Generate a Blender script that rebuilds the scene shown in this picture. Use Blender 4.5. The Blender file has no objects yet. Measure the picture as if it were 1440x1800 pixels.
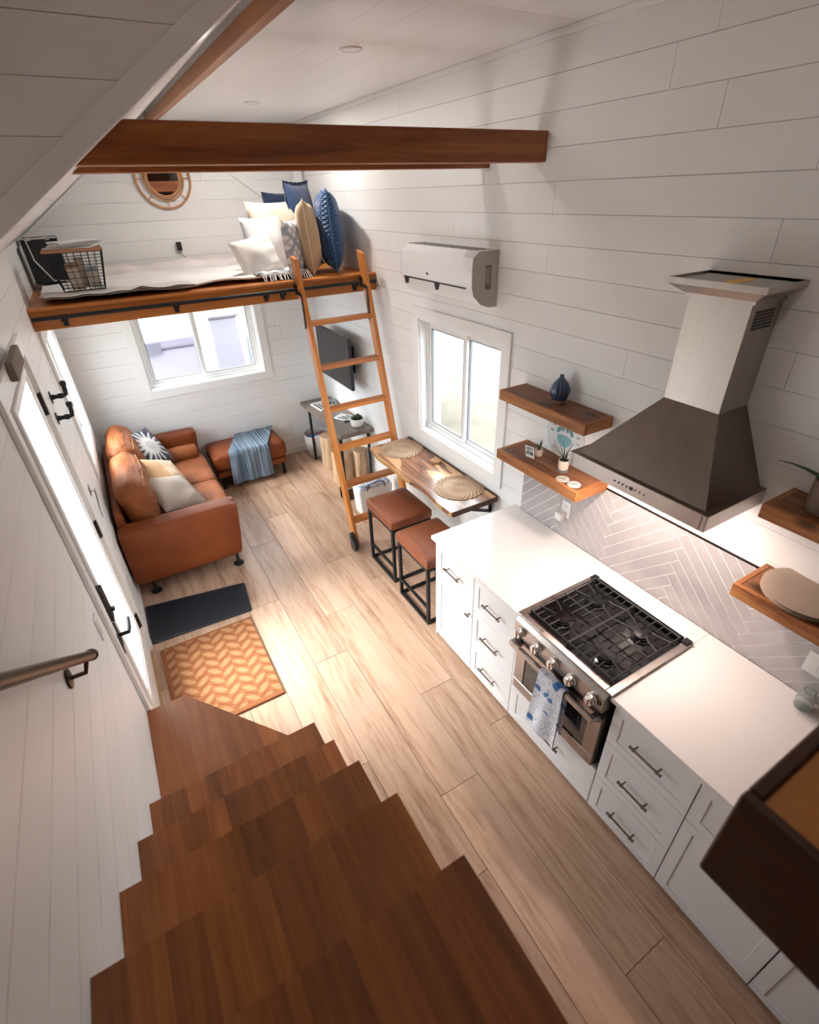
import bpy, bmesh, math, random
from mathutils import Vector, Matrix
from math import sin, cos, pi, sqrt, atan2, radians
random.seed(7)
sc = bpy.context.scene; COL = sc.collection
# ------------------------------------------------------------------ camera, world, exposure
XL, XR, YF, YN = -.418, 2.238, 6.05, -2.3          # left wall, right wall, far wall, wall behind the camera
cd = bpy.data.cameras.new('camera'); cam = bpy.data.objects.new('camera', cd); COL.objects.link(cam)
RC = ((0.8607088539790225, -0.5082294071230782, -0.029717644883831745), (-0.29469345510857475, -0.44977646713916175, -0.8431232988857471), (0.4151337569968111, 0.7344412837954707, -0.5368984675509637))
cam.matrix_world = Matrix(((RC[0][0], -RC[1][0], -RC[2][0], 0), (RC[0][1], -RC[1][1], -RC[2][1], 0), (RC[0][2], -RC[1][2], -RC[2][2], 2.88), (0, 0, 0, 1)))
cd.sensor_fit = 'HORIZONTAL'; cd.sensor_width = 36; cd.lens = 883.56 / 1440 * 36; cd.clip_start = .02
cd.dof.use_dof = True; cd.dof.focus_distance = 3.6; cd.dof.aperture_fstop = 4.0
sc.camera = cam
w = bpy.data.worlds.new('world'); sc.world = w; w.use_nodes = True
bg = w.node_tree.nodes['Background']; bg.inputs[0].default_value = (.88, .94, 1, 1); bg.inputs[1].default_value = 5.5
sc.view_settings.view_transform = 'Standard'; sc.view_settings.look = 'None'; sc.view_settings.gamma = 1
sc.view_settings.use_curve_mapping = False; sc.view_settings.exposure = 1.1
def area(name, loc, rot, sx, sy, power, col=(1, 1, 1), shape='RECTANGLE', portal=False, spread=None):
    l = bpy.data.lights.new(name, 'AREA'); l.shape = shape; l.size = sx
    if shape == 'RECTANGLE': l.size_y = sy
    l.energy = power; l.color = col
    if portal: l.cycles.is_portal = True
    if spread: l.spread = spread
    o = bpy.data.objects.new(name, l); COL.objects.link(o); o.location = loc; o.rotation_euler = rot; return o
sl = bpy.data.lights.new('sun', 'SUN'); sl.energy = 12; sl.angle = radians(52); sl.color = (1, .96, .93)
so = bpy.data.objects.new('sun', sl); COL.objects.link(so); so.rotation_euler = Vector((-.75, .22, .80)).to_track_quat('Z', 'Y').to_euler()

# ------------------------------------------------------------------ object helpers
WL = {}
def wl(o):
    v = Vector(o.location)
    while o.parent: o = o.parent; v = v + Vector(o.location)
    return v
def thing(name, label, cat, loc, group=None, rz=0):
    o = bpy.data.objects.new(name, None); COL.objects.link(o); o.location = loc; o.rotation_euler[2] = rz
    o.empty_display_size = .05; o['label'] = label; o['category'] = cat
    if group: o['group'] = group
    return o
def tag(o, label, cat, group=None):
    o['label'] = label; o['category'] = cat
    if group: o['group'] = group
    return o
def copytree(o, loc=None, rot=None, label=None, parent=None):
    c = o.copy(); COL.objects.link(c)
    if parent: c.parent = parent
    if loc is not None: c.location = loc
    if rot is not None: c.rotation_euler = rot
    if label: c['label'] = label
    for ch in list(o.children): copytree(ch, parent=c)
    return c
class B:
    def __init__(s): s.bm = bmesh.new()
    def _v(s, pts): return [s.bm.verts.new(p) for p in pts]
    def box(s, x0, x1, y0, y1, z0, z1, bev=0, seg=1):
        v = s._v([(x, y, z) for x in (x0, x1) for y in (y0, y1) for z in (z0, z1)])
        F = [s.bm.faces.new([v[i] for i in f]) for f in ((0, 1, 3, 2), (4, 6, 7, 5), (0, 4, 5, 1), (2, 3, 7, 6), (0, 2, 6, 4), (1, 5, 7, 3))]
        if bev:
            es = list({e for f in F for e in f.edges}); bmesh.ops.bevel(s.bm, geom=es, offset=bev, segments=seg, affect='EDGES', profile=.6)
        return s
    def prism(s, poly, axis, a0, a1, bev=0):
        # poly in the two remaining axes (in x,y,z order), extruded along axis
        def P(p, a):
            q = list(p); q.insert(axis, a); return q
        lo = s._v([P(p, a0) for p in poly]); hi = s._v([P(p, a1) for p in poly]); n = len(poly)
        F = [s.bm.faces.new(lo), s.bm.faces.new(hi[::-1])] + [s.bm.faces.new([lo[i], hi[i], hi[(i+1) % n], lo[(i+1) % n]]) for i in range(n)]
        if bev: bmesh.ops.bevel(s.bm, geom=list({e for f in F for e in f.edges}), offset=bev, segments=1, affect='EDGES')
        return s
    def ring(s, c, u, v, r, n): return s._v([c + u * (r * cos(2*pi*i/n)) + v * (r * sin(2*pi*i/n)) for i in range(n)])
    def tube(s, pts, r, n=8, r2=None, cap=True):
        pts = [Vector(p) for p in pts]; prev = None; m = len(pts); ref = None
        for i, p in enumerate(pts):
            d = (pts[min(i+1, m-1)] - pts[max(i-1, 0)])
            if d.length < 1e-9: d = Vector((0, 0, 1))
            d.normalize()
            if ref is None or abs(ref.dot(d)) > .97: ref = Vector((0, 0, 1)) if abs(d.z) < .9 else Vector((1, 0, 0))
            u = (ref - d * ref.dot(d)).normalized(); v = d.cross(u); ref = u
            rr = r if r2 is None else r + (r2 - r) * i / (m - 1)
            if callable(r): rr = r(i / (m - 1))
            R = s.ring(p, u, v, rr, n)
            if prev: [s.bm.faces.new([prev[k], prev[(k+1) % n], R[(k+1) % n], R[k]]) for k in range(n)]
            elif cap: s.bm.faces.new(R[::-1])
            prev = R
        if cap: s.bm.faces.new(prev)
        return s
    def lathe(s, prof, c, n=24, axis=2, rib=None):
        c = Vector(c); ax = [(1, 2), (2, 0), (0, 1)][axis]; prev = None
        for (r, h) in prof:
            R = []
            for i in range(n):
                a = 2*pi*i/n; rr = r * (rib(a) if rib else 1)
                p = [0, 0, 0]; p[ax[0]] = rr*cos(a); p[ax[1]] = rr*sin(a); p[axis] = h; R.append(s.bm.verts.new(c + Vector(p)))
            if prev: [s.bm.faces.new([prev[k], prev[(k+1) % n], R[(k+1) % n], R[k]]) for k in range(n)]
            elif r > 1e-5: s.bm.faces.new(R[::-1])
            prev = R
        if prof[-1][0] > 1e-5: s.bm.faces.new(prev)
        return s
    def disc(s, c, r, h, n=24): return s.lathe([(r, 0), (r, h)], c, n)
    def grid(s, f, nu, nv, close=False):
        V = [[s.bm.verts.new(f(i/nu, j/nv)) for j in range(nv+1)] for i in range(nu+1)]
        for i in range(nu):
            for j in range(nv): s.bm.faces.new([V[i][j], V[i+1][j], V[i+1][j+1], V[i][j+1]])
        return s
    def sheet(s, f, nu, nv, th):     # grid with thickness th along local normal approx (z)
        s.grid(lambda u, v: Vector(f(u, v)), nu, nv)
        bmesh.ops.recalc_face_normals(s.bm, faces=s.bm.faces)
        bmesh.ops.solidify(s.bm, geom=list(s.bm.faces), thickness=th)
        return s
    def cushion(s, c, h, r, bulge=(0, 0, 0), n=8, wob=0, seed=0):
        c = Vector(c); vs = {}
        rn = random.Random(seed); ph = [rn.uniform(0, 6) for _ in range(6)]
        def vert(k):
            if k in vs: return vs[k]
            q = [2*t/n - 1 for t in k]; p = Vector([q[i]*h[i] for i in range(3)])
            inn = Vector([max(-h[i]+r, min(h[i]-r, p[i])) for i in range(3)]); d = p - inn
            if d.length > 1e-9: p = inn + d.normalized() * r
            for i in range(3):
                a, b = [j for j in range(3) if j != i]
                p[i] += bulge[i] * q[i] * (1 - q[a]**2) * (1 - q[b]**2)
                if wob: p[i] += wob * sin(q[a]*4 + ph[i]) * sin(q[b]*5 + ph[i+3]) * .5
            vs[k] = s.bm.verts.new(c + p); return vs[k]
        for ax in range(3):
            o = [j for j in range(3) if j != ax]
            for side in (0, n):
                for i in range(n):
                    for j in range(n):
                        ks = []
                        for di, dj in ((0, 0), (1, 0), (1, 1), (0, 1)):
                            k = [0, 0, 0]; k[ax] = side; k[o[0]] = i+di; k[o[1]] = j+dj; ks.append(vert(tuple(k)))
                        s.bm.faces.new(ks)
        return s
    def xf(s, M): s.bm.transform(M); return s
    def obj(s, name, m, parent=None, smooth=False, local=False):
        bmesh.ops.recalc_face_normals(s.bm, faces=s.bm.faces)
        off = Vector((0, 0, 0))
        if parent is not None:
            if not local: off = wl(parent)
        elif not local:
            xs = [v.co for v in s.bm.verts]
            off = Vector(((min(v.x for v in xs)+max(v.x for v in xs))/2, (min(v.y for v in xs)+max(v.y for v in xs))/2, min(v.z for v in xs)))
        s.bm.transform(Matrix.Translation(-off))
        me = bpy.data.meshes.new(name); s.bm.to_mesh(me); s.bm.free()
        if smooth:
            me.polygons.foreach_set('use_smooth', [True]*len(me.polygons))
            try: me.set_sharp_from_angle(angle=radians(smooth if smooth > 1 else 40))
            except Exception: pass
        o = bpy.data.objects.new(name, me); COL.objects.link(o)
        if m: me.materials.append(m)
        if parent is not None: o.parent = parent
        else: o.location = off
        return o
def st(o): o['kind'] = 'structure'; return o
def root(name):
    o = bpy.data.objects.new(name, None); COL.objects.link(o); o.empty_display_size = .1; return st(o)

# ------------------------------------------------------------------ node helpers
class NT:
    def __init__(s, name, rough=.5, metal=0, color=(.8, .8, .8), spec=.5):
        s.m = bpy.data.materials.new(name); s.m.use_nodes = True; s.t = s.m.node_tree; s.p = s.t.nodes['Principled BSDF']
        s.set('Base Color', color); s.set('Roughness', rough); s.set('Metallic', metal); s.set('Specular IOR Level', spec)
    def set(s, k, v):
        i = s.p.inputs[k]
        if isinstance(v, tuple): i.default_value = (*v, 1) if len(v) == 3 else v
        elif isinstance(v, (int, float)): i.default_value = v
        else: s.t.links.new(v.s, i)
    def n(s, typ, **kw):
        x = s.t.nodes.new('ShaderNode' + typ)
        for k, v in kw.items(): setattr(x, k, v)
        return x
    def link(s, v, i):
        if isinstance(v, E): s.t.links.new(v.s, i)
        else: i.default_value = v
    def coord(s, kind='Object'): return E(s, s.n('TexCoord').outputs[kind])
    def xyz(s, v): x = s.n('SeparateXYZ'); s.link(v, x.inputs[0]); return [E(s, o) for o in x.outputs]
    def comb(s, x, y, z):
        c = s.n('CombineXYZ')
        for i, a in enumerate((x, y, z)): s.link(a, c.inputs[i])
        return E(s, c.outputs[0])
    def rnd(s): return E(s, s.n('ObjectInfo').outputs['Random'])
    def mapv(s, v, scale=(1, 1, 1), loc=None):
        m = s.n('Mapping'); s.link(v, m.inputs[0]); m.inputs['Scale'].default_value = scale
        if loc is not None: s.link(loc, m.inputs['Location'])
        return E(s, m.outputs[0])
    def noise(s, v, sc=5, det=3, rough=.5, dist=0):
        x = s.n('TexNoise'); s.link(v, x.inputs['Vector']); x.inputs['Scale'].default_value = sc; x.inputs['Detail'].default_value = det
        x.inputs['Roughness'].default_value = rough; x.inputs['Distortion'].default_value = dist; return E(s, x.outputs[0])
    def vor(s, v, sc=5, out='Distance'):
        x = s.n('TexVoronoi'); s.link(v, x.inputs['Vector']); x.inputs['Scale'].default_value = sc; return E(s, x.outputs[out])
    def ramp(s, f, stops, interp='LINEAR'):
        r = s.n('ValToRGB'); s.link(f, r.inputs[0]); r.color_ramp.interpolation = interp; e = r.color_ramp.elements
        while len(e) < len(stops): e.new(.5)
        for i, (p, c) in enumerate(stops): e[i].position = p; e[i].color = (*c, 1)
        return E(s, r.outputs[0])
    def mix(s, f, a, b, mode='MIX'):
        x = s.n('Mix', data_type='RGBA', blend_type=mode); s.link(f, x.inputs[0])
        for i, v in ((6, a), (7, b)):
            if isinstance(v, E): s.t.links.new(v.s, x.inputs[i])
            else: x.inputs[i].default_value = (*v, 1)
        return E(s, x.outputs[2])
    def bump(s, h, strength=.3, dist=.01):
        b = s.n('Bump'); s.link(h, b.inputs['Height']); b.inputs['Strength'].default_value = strength; b.inputs['Distance'].default_value = dist
        s.t.links.new(b.outputs[0], s.p.inputs['Normal'])
class E:
    def __init__(s, nt, sock): s.nt = nt; s.s = sock
    def _m(s, op, *a):
        x = s.nt.n('Math', operation=op)
        for i, v in enumerate(a): s.nt.link(v, x.inputs[i])
        return E(s.nt, x.outputs[0])
    def __add__(s, o): return s._m('ADD', s, o)
    __radd__ = __add__
    def __sub__(s, o): return s._m('SUBTRACT', s, o)
    def __rsub__(s, o): return s._m('SUBTRACT', o, s)
    def __mul__(s, o): return s._m('MULTIPLY', s, o)
    __rmul__ = __mul__
    def __truediv__(s, o): return s._m('DIVIDE', s, o)
    def lt(s, o): return s._m('LESS_THAN', s, o)
    def gt(s, o): return s._m('GREATER_THAN', s, o)
    def abs(s): return s._m('ABSOLUTE', s)
    def sin(s): return s._m('SINE', s)
    def pp(s, o): return s._m('PINGPONG', s, o)
    def mod(s, o): return s._m('FLOORED_MODULO', s, o)
    def floor(s): return s._m('FLOOR', s)
    def pow(s, o): return s._m('POWER', s, o)
    def sqrt(s): return s._m('SQRT', s)
    def atan2(s, o): return s._m('ARCTAN2', s, o)
    def max(s, o): return s._m('MAXIMUM', s, o)
    def min(s, o): return s._m('MINIMUM', s, o)

def plain(name, color, rough=.5, metal=0, bump=None, spec=.5, coat=0):
    t = NT(name, rough, metal, color, spec)
    if bump: t.bump(t.noise(t.coord(), bump[0], 3), bump[1], bump[2] if len(bump) > 2 else .002)
    if coat: t.set('Coat Weight', coat)
    return t.m
def wood(name, stops, axis=1, rough=.45, sc=9, stretch=.07, var=.25, bump=.12, coat=0, knots=0, fw=.25):
    t = NT(name, rough); r = t.rnd()
    s3 = [1, 1, 1]; s3[axis] = stretch
    off = t.comb(r * 17.3, r * 31.7, r * 23.1)
    v = t.mapv(t.coord(), tuple(s3), off)
    g = t.noise(v, sc, 5, .62, 1.6); f = t.noise(v, sc * 9, 3, .6, .4)
    k = g * (1 - fw) + f * fw
    c = t.ramp(k, stops)
    c = t.mix(1.0, c, t.ramp(r, [(0, (1 - var,) * 3), (1, (1 + var * .3,) * 3)]), 'MULTIPLY')
    if knots:
        kv = t.vor(t.mapv(t.coord(), tuple([1 if i != axis else .5 for i in range(3)]), off), knots)
        c = t.mix(t.ramp(kv, [(.0, (1,) * 3), (.09, (.8,) * 3), (.16, (0,) * 3)]), c, (.03, .012, .006))
    t.set('Base Color', c); t.bump(k, bump, .003)
    if coat: t.set('Coat Weight', coat); t.set('Coat Roughness', .25)
    return t.m
WHT = NT('painted_white_boards', .42, 0, (.8, .79, .77)); _r = WHT.rnd()
WHT.set('Base Color', WHT.ramp(_r, [(0, (.845, .845, .835)), (1, (.88, .88, .875))])); WHT.bump(WHT.noise(WHT.coord(), 40, 2), .04, .001); WHT = WHT.m
WGAP = plain('wall_backing', (.62, .61, .59), .9)
TRIM = plain('white_trim_paint', (.88, .88, .87), .35)
CEIL = plain('ceiling_paint', (.90, .89, .885), .38, bump=(18, .05))
OAKF = wood('light_oak_floor', [(.28, (.19, .095, .052)), (.40, (.42, .255, .165)), (.52, (.56, .37, .26)), (.8, (.66, .465, .345))], 1, .40, 6, .08, .22, .06, fw=.42)
FGAP = plain('floor_joint', (.10, .055, .03), .9)
TRD = wood('stained_oak_stave', [(.25, (.16, .042, .009)), (.5, (.34, .105, .024)), (.75, (.48, .175, .05))], 1, .36, 14, .05, .38, .08, coat=.1)
BEAM = wood('stained_fir_beam_x', [(.28, (.11, .026, .006)), (.48, (.31, .085, .019)), (.7, (.47, .16, .042))], 0, .42, 11, .06, .1, .1)
BEAMY = wood('stained_fir_beam_y', [(.2, (.22, .075, .026)), (.5, (.38, .15, .055)), (.8, (.50, .22, .09))], 1, .42, 8, .06, .1, .1)
LOFTW = wood('orange_fir_fascia', [(.2, (.34, .10, .016)), (.5, (.49, .165, .029)), (.8, (.60, .235, .05))], 0, .42, 8, .06, .1, .08)
LADW = wood('ladder_fir', [(.2, (.42, .135, .026)), (.5, (.55, .195, .040)), (.8, (.63, .26, .065))], 2, .38, 10, .07, .12, .06)
LADX = wood('ladder_fir_rung', [(.2, (.38, .118, .022)), (.5, (.51, .175, .036)), (.8, (.60, .235, .058))], 0, .38, 10, .07, .2, .06)
SHLF = wood('reclaimed_shelf_wood', [(.25, (.08, .022, .008)), (.42, (.30, .10, .026)), (.56, (.46, .175, .05)), (.72, (.60, .28, .10))], 1, .55, 13, .12, .25, .2, knots=5)
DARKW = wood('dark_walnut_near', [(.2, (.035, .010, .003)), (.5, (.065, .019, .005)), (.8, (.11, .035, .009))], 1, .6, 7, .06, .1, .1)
def steel(name, a, b_, ro):
    t = NT(name, ro, 1, a); v = t.coord(); n_ = t.noise(t.mapv(v, (1, 1, .06)), 16, 3, .6); t.set('Base Color', t.mix(n_, a, b_)); t.set('Roughness', n_ * .22 + ro - .1); t.bump(t.noise(t.mapv(v, (1, 1, .03)), 260, 2), .05, .001); return t.m
STEEL = steel('brushed_stainless', (.36, .32, .30), (.56, .51, .48), .30)
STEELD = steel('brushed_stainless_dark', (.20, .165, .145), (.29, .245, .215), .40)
BLK = plain('black_metal', (.014, .015, .017), .42, .3)
BLKP = plain('black_plastic', (.012, .013, .015), .35)
IRON = plain('cast_iron_grate', (.022, .023, .023), .5, 0, bump=(300, .1))
ENAM = plain('black_enamel', (.006, .006, .007), .16, 0, spec=.35)
BRZ = plain('dark_bronze', (.055, .035, .025), .38, .9)
PEWT = plain('antique_pewter', (.20, .17, .145), .35, .95)
CABW = plain('cabinet_white_paint', (.78, .78, .80), .36)
QTZ = plain('white_quartz', (.84, .82, .81), .16, bump=(8, .01), spec=.5)
WPL = plain('white_plastic', (.82, .82, .81), .3)
LEA = NT('cognac_leather', .50, 0, (.33, .095, .026), spec=.28); _v = LEA.coord()
LEA.set('Base Color', LEA.ramp(LEA.noise(_v, 3, 4), [(.25, (.15, .033, .008)), (.55, (.205, .048, .012)), (.8, (.26, .070, .020))])); LEA.bump(LEA.noise(_v, 130, 3) * .4 + LEA.noise(_v, 7, 3) * 1.2, .25, .006); LEA = LEA.m
LEAC = NT('soft_cognac_leather', .58, 0, (.38, .12, .035), spec=.3); _v = LEAC.coord()
LEAC.set('Base Color', LEAC.ramp(LEAC.noise(_v, 4, 4), [(.25, (.19, .052, .014)), (.55, (.27, .082, .024)), (.8, (.33, .115, .04))])); LEAC.bump(LEAC.noise(_v, 120, 3) * .3 + LEAC.noise(LEAC.mapv(_v, (1, .5, 2.6)), 12, 4, .6, 1.6) * 1.6, .5, .014); LEAC = LEAC.m
STO = plain('stool_leather', (.235, .068, .028), .4, bump=(35, .12))
def glassm():
    m = bpy.data.materials.new('window_glass'); m.use_nodes = True; t = m.node_tree; t.nodes.clear()
    o = t.nodes.new('ShaderNodeOutputMaterial'); a = t.nodes.new('ShaderNodeBsdfTransparent'); g = t.nodes.new('ShaderNodeBsdfGlossy'); g.inputs['Roughness'].default_value = .02
    f = t.nodes.new('ShaderNodeFresnel'); f.inputs[0].default_value = 1.45; x = t.nodes.new('ShaderNodeMixShader'); a.inputs[0].default_value = (.96, .975, .97, 1)
    ge = t.nodes.new('ShaderNodeNewGeometry'); mu = t.nodes.new('ShaderNodeMath'); mu.operation = 'SUBTRACT'; mu.use_clamp = True
    t.links.new(f.outputs[0], mu.inputs[0]); t.links.new(ge.outputs['Backfacing'], mu.inputs[1]); t.links.new(mu.outputs[0], x.inputs[0]); t.links.new(a.outputs[0], x.inputs[1]); t.links.new(g.outputs[0], x.inputs[2]); t.links.new(x.outputs[0], o.inputs[0]); return m
GLS = glassm()
def emit(name, col, s):
    t = NT(name, .5, 0, col); t.set('Emission Color', col); t.set('Emission Strength', s); return t.m
LAMP = emit('lamp_glow', (1, .82, .62), 14)

# ------------------------------------------------------------------ structure: plank surfaces
GAP = .0018
def rows(z0, z1, phase, pitch):
    k = math.ceil((z0 - phase) / pitch - 1e-6); zs = [z0]
    z = phase + k * pitch
    while z < z1 - 1e-4:
        if z > z0 + .01: zs.append(z)
        z += pitch
    zs.append(z1); return list(zip(zs[:-1], zs[1:]))
def clip_poly(poly, a, b, c):      # keep a*u+b*v<=c
    out = []
    for i in range(len(poly)):
        p, q = poly[i], poly[(i+1) % len(poly)]; dp = a*p[0]+b*p[1]-c; dq = a*q[0]+b*q[1]-c
        if dp <= 0: out.append(p)
        if (dp < 0 < dq) or (dq < 0 < dp):
            t = dp / (dp - dq); out.append((p[0]+(q[0]-p[0])*t, p[1]+(q[1]-p[1])*t))
    return out
def plank_wall(parent, axis, face, depth, u0, u1, z0, z1, phase, pitch, holes=(), clips=(), length=2.4, mat=None, name='plank', seed=1):
    """boards running along u on a wall whose visible face is at `face` (axis 0: x=face, u=y; axis 1: y=face, u=x); depth signed away from the room"""
    rn = random.Random(seed); mat = mat or WHT; thick = .011 * (1 if depth > 0 else -1)
    for ri, (a, b) in enumerate(rows(z0, z1, phase, pitch)):
        cuts = [u0]; u = u0 + rn.uniform(.4, 1) * length
        while u < u1 - .35: cuts.append(u); u += length * rn.uniform(.75, 1.1)
        cuts.append(u1)
        for c0, c1 in zip(cuts[:-1], cuts[1:]):
            rects = [(c0 + GAP/2 * (c0 > u0), c1 - GAP/2 * (c1 < u1), a + GAP/2, b - GAP/2)]
            for (h0, h1, g0, g1) in holes:
                nr = []
                for (p0, p1, q0, q1) in rects:
                    if p1 <= h0 or p0 >= h1 or q1 <= g0 or q0 >= g1: nr.append((p0, p1, q0, q1)); continue
                    if p0 < h0: nr.append((p0, h0, q0, q1))
                    if p1 > h1: nr.append((h1, p1, q0, q1))
                    m0, m1 = max(p0, h0), min(p1, h1)
                    if q0 < g0: nr.append((m0, m1, q0, g0))
                    if q1 > g1: nr.append((m0, m1, g1, q1))
                rects = nr
            bb = B(); used = False; groups = []
            for (p0, p1, q0, q1) in rects:
                if p1 - p0 < .004 or q1 - q0 < .004: continue
                poly = [(p0, q0), (p1, q0), (p1, q1), (p0, q1)]
                for cl in clips: poly = clip_poly(poly, *cl) if len(poly) > 2 else poly
                if len(poly) < 3: continue
                bb.prism(poly, axis, face, face + thick); used = True
            if used: bb.obj(name, mat, parent)
            else: bb.bm.free()
def backing(name, axis, face, d0, d1, rects, polys=(), mat=None, parent=None):
    b = B()
    for (u0, u1, z0, z1) in rects: b.prism([(u0, z0), (u1, z0), (u1, z1), (u0, z1)], axis, face + d0, face + d1)
    for p in polys: b.prism(p, axis, face + d0, face + d1)
    return b.obj(name, mat or WGAP, parent)
PH, PT = 3.34 - .1455 * 23, .1455
CZ = 3.50                                           # flat ceiling height
SL = lambda x: 2.935 + .71 * x                      # underside of the left gable slope
# right wall, window hole y 2.60..3.70, z 1.06..2.02
wr = root('wall_right')
H = (2.60, 3.70, 1.04, 2.02)
def around(u0, u1, z0, z1, holes):
    hs = sorted(holes); out = []; c = u0
    for (a, b, g0, g1) in hs:
        out += [(c, a, z0, z1), (a, b, z0, g0), (a, b, g1, z1)]; c = b
    out.append((c, u1, z0, z1)); return [r for r in out if r[1]-r[0] > .001 and r[3]-r[2] > .001]
backing('wall_backing', 0, XR, .0111, .15, around(YN, YF + .15, -.02, CZ + .1, [H]), parent=wr)
plank_wall(wr, 0, XR, 1, YN, YF, .0, CZ - .0, PH, PT, [H], seed=3)
# left wall: main part below the slope, plus the dormer part over the stairs
wlf = root('wall_left')
HD = (2.33, 3.33, 0.0, 2.23); HW = (4.60, 5.64, 1.03, 2.02)
backing('wall_backing', 0, XL, -.0111, -.15, around(2.25, YF + .15, -.02, 2.9, [HD, HW]) + [(YN, 2.25, -.02, CZ + .1)], parent=wlf)
plank_wall(wlf, 0, XL, -1, 2.25, YF, .0, 2.64, PH, PT, [HD, HW], seed=5)
plank_wall(wlf, 0, XL, -1, YN, 2.25, .0, CZ, PH, PT, [], seed=6, length=9)
# far wall, gable shaped
wf = root('wall_far')
HF = (.24, 1.50, 1.13, 2.02)
backing('wall_backing', 1, YF, .0111, .15, around(XL - .15, XR + .15, -.02, 3.7, [HF]), parent=wf)
plank_wall(wf, 1, YF, 1, XL, XR, .0, 3.6, 1.61 - 10 * .158, .158, [HF], clips=[(-.71, 1, 2.935)], seed=8, length=3.4)
# dormer cheek: the short wall closing the gap between dormer and gable slope, its lower edge on the slope
wc = root('wall_dormer')
CY = 2.25
cp = [(XL, SL(XL)), (.80, SL(.80)), (.80, CZ + .1), (XL, CZ + .1)]
B().prism(cp, 1, CY + .0111, CY + .09).obj('wall_backing', WGAP, wc)
plank_wall(wc, 1, CY, 1, XL, .80, 2.6, CZ, 3.35 - 5 * PT, PT, clips=[(.71, -1, -2.935 - .075)], seed=9, length=4)
B().prism([(XL, SL(XL)), (.82, SL(.82)), (.82, SL(.82) + .078), (XL, SL(XL) + .078)], 1, CY - .004, CY + .02, .001).obj('edge_board', TRIM, wc)
B().prism([(XL, SL(XL) - .002), (.82, SL(.82) - .002), (.82, SL(.82) + .012), (XL, SL(XL) + .012)], 1, CY + .0, CY + .12).obj('reveal_board', TRIM, wc)
# near wall behind the camera
wn = root('wall_near'); B().box(XL - .15, XR + .15, YN - .12, YN - .0125, -.02, CZ + .2).obj('wall_backing', WGAP, wn)
WNW = wood('near_wall_cladding', [(.2, (.13, .055, .022)), (.5, (.22, .10, .042)), (.8, (.30, .15, .065))], 0, .5, 8, .08, .2, .1)  # unseen; brown cladding invented to cut bounced light at this end
for k in range(24): B().box(XL + .001, XR - .001, YN - .012, YN, .001 + k*.147, .145 + k*.147).obj('plank', WNW, wn)
# ceiling: flat boards on the right, sloped boards on the left beyond the dormer
ce = root('ceiling')
B().box(XL - .15, XR + .15, YN - .1, CY + .05, CZ + .012, CZ + .1).obj('ceiling_backing', WGAP, ce)
B().box(.86, XR + .15, CY + .05, YF + .15, CZ + .012, CZ + .1).obj('ceiling_backing', WGAP, ce)
def ceil_boards(x0, x1, y0, y1, pitch=.19):
    rn = random.Random(4); x = x1
    while x > x0 + .01:
        xa = max(x0, x - pitch); cuts = [y0]; y = y0 + rn.uniform(1, 3)
        while y < y1 - .5: cuts.append(y); y += rn.uniform(2.2, 3)
        cuts.append(y1)
        for a, b in zip(cuts[:-1], cuts[1:]): B().box(xa + .0006, x - .0006, a + .0006, b - .0006, CZ, CZ + .0119).obj('ceiling_board', CEIL, ce)
        x = xa
ceil_boards(.9, XR, CY - .01, YF); ceil_boards(XL, XR, YN, CY - .012)
# left slope boards
def slope_pt(x): return (x, SL(x))
nx, nz = -.71 / sqrt(1 + .71**2), 1 / sqrt(1 + .71**2)
n_s = 10; xs = [XL - .02 + (.86 - XL + .02) * i / n_s for i in range(n_s + 1)]
for i in range(n_s):
    a, b = xs[i] + .001, xs[i+1] - .001
    B().prism([(a, SL(a)), (b, SL(b)), (b + nx*.012, SL(b) + nz*.012), (a + nx*.012, SL(a) + nz*.012)], 1, CY + .09, YF).obj('slope_board', CEIL, ce)
B().prism([(XL - .1, SL(XL - .1) + .016), (.9, SL(.9) + .016), (.9, SL(.9) + .1), (XL - .1, SL(XL - .1) + .1)], 1, CY + .07, YF + .1).obj('slope_backing', WGAP, ce)
B().box(.90, 1.08, -.2, YF, CZ - .018, CZ, .002).obj('ridge_trim_board', TRIM, ce)
# trims
def trim(n, b, m=None): return st(b.obj('trim_%d' % n, m or TRIM))
g = lambda x: 4.225 - .7 * x
trim(1, B().prism([(1.02, g(1.02)), (2.0, g(2.0)), (2.0, g(2.0) - .085), (1.02, g(1.02) - .085)], 1, YF - .012, YF - .0005, .001))
trim(2, B().prism([(XL, SL(XL) - .05), (.85, SL(.85) - .05), (.85, SL(.85) - .012), (XL, SL(XL) - .012)], 1, YF - .016, YF - .0005, .001))
trim(3, B().prism([(XL, 2.60), (XL + .016, 2.60), (XL + .016, SL(XL + .016) - .003), (XL, SL(XL) - .003)], 1, CY + .1, YF - .02))
# ceiling / right wall cove
trim(4, B().box(XR - .014, XR - .0005, YN, YF - .001, CZ - .03, CZ - .0005, .002))
st(B().box(XL + .0005, XR - .0005, YF - .014, YF - .0005, 0.001, .085, .002).obj('baseboard_far', TRIM))
st(B().box(XR - .014, XR - .0005, 2.36, YF - .015, 0.001, .085, .002).obj('baseboard_right', TRIM))
st(B().box(XL + .0005, XL + .014, 3.43, YF - .015, 0.001, .085, .002).obj('baseboard_left', TRIM))
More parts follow.
